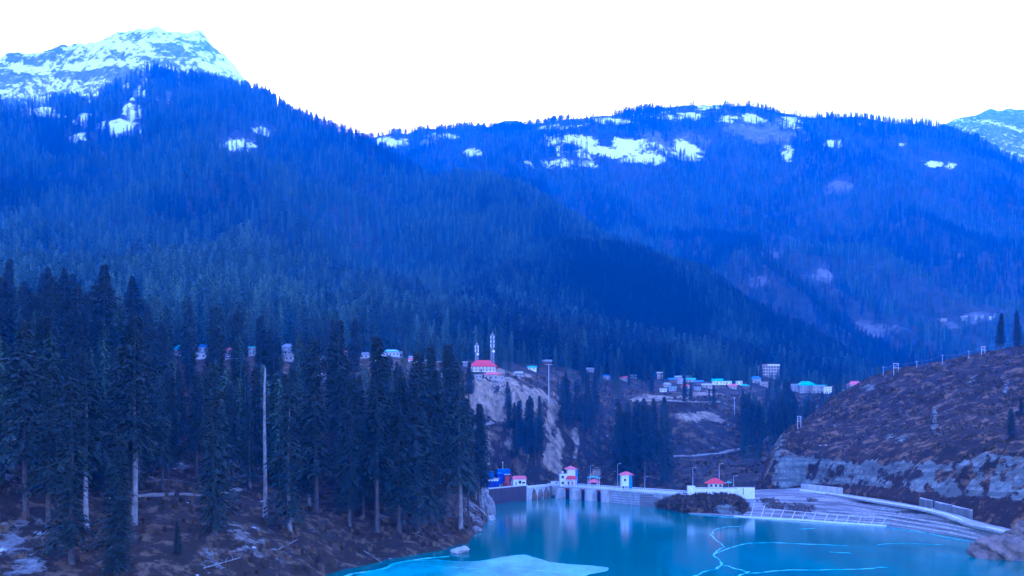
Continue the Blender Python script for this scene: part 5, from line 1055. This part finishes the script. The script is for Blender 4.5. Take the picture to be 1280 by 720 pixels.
sh = [cover(L_hill, 60000, lambda px, py, z, t, r, q, f: (t > .3) & (t < 4.3) & (q > r * .9) & (q < .42 + 1.7 * f), .35, 1.15, 202), cover(L_mound, 1500, lambda px, py, z, t, r, q, f: (z > .7) & (q > r), .6, 1.4, 203), cover(V, 30000, lambda px, py, z, t, r, q, f: (t > .6) & (t < 4) & (q > r * 1.6) & (q < .45 + f), .8, 2.0, 204), cover(L_bank, 5000, lambda px, py, z, t, r, q, f: (r > .25) & (q < .9) & (z > .5), .25, .55, 205)]
forest('dry_scrub', 'low dry scrub on the right hill, mound and valley slopes', np.concatenate(sh), TW + GS)['category'] = 'scrub'
sh = [cover(SL, 5000, lambda px, py, z, t, r, q, f: (z > .3) & (t < 4) & (q < .04 + np.clip(r - .25, 0, 1) * 1.6), .25, 1.3, 206), cover(L_hill, 1500, lambda px, py, z, t, r, q, f: (t < 3) & (q < np.clip(r, 0, 1) * .4), .3, 1.2, 207), cover(V, 1200, lambda px, py, z, t, r, q, f: (t < 3.5) & (q < np.clip(r, 0, 1) * .5), .4, 1.5, 208)]
forest('scattered_stones', 'loose pale stones scattered over the slopes', np.concatenate(sh), ST)['category'] = 'stones'
# fallen logs on the left bank
for k, (x0, y0, x1, y1, lb) in enumerate(((255, 712, 300, 699, 'pale fallen log lying low on the left bank'), (505, 662, 535, 676, 'fallen trunk slanting to the water on the brushy shore'), (455, 690, 478, 705, 'thin fallen pole on the brushy bank'), (345, 690, 372, 676, 'thin fallen branch on the slope below the dead pole'))):
    a, b_ = SL.at(x0, y0), SL.at(x1, y1); l_ = tag(empty('fallen_log', a), lb, 'log'); d = b_ - a
    MB().bar((0, 0, .3), d + Vector((0, 0, .3)), .17, 7, .08).build('trunk', M['pale_bark'], l_)
    for s_ in (.3, .55, .8): MB().bar(d * s_ + Vector((0, 0, .3)), d * s_ + Vector((tr.uniform(-.6, .6), tr.uniform(-.6, .6), 1.1)), .07, 4, .02).build('branch_stub', M['pale_bark'], l_)


# ------------------------------------------------------------------ the air: one even haze over the valley
m = bpy.data.materials.new('valley_haze'); m.use_nodes = True; nt = m.node_tree
nt.nodes.remove(nt.nodes['Principled BSDF']); pv = nt.nodes.new('ShaderNodeVolumePrincipled')
pv.inputs['Color'].default_value = (0.1, 0.35, 1.0, 1); pv.inputs['Absorption Color'].default_value = (1, 1, 1, 1); pv.inputs['Density'].default_value = 0.000155; pv.inputs['Anisotropy'].default_value = 0.2
nt.links.new(pv.outputs[0], nt.nodes['Material Output'].inputs['Volume'])
bm = bmesh.new(); bmesh.ops.create_cube(bm, size=1.0); me = bpy.data.meshes.new('haze'); bm.to_mesh(me); bm.free()
hz = link('haze', me, m); hz.scale = (12400, 8600, 2110); hz.location = (0, 2900, 2110 / 2 - 10.5)
tag(hz, 'thin blue air filling the whole valley', 'haze', None, 'stuff')
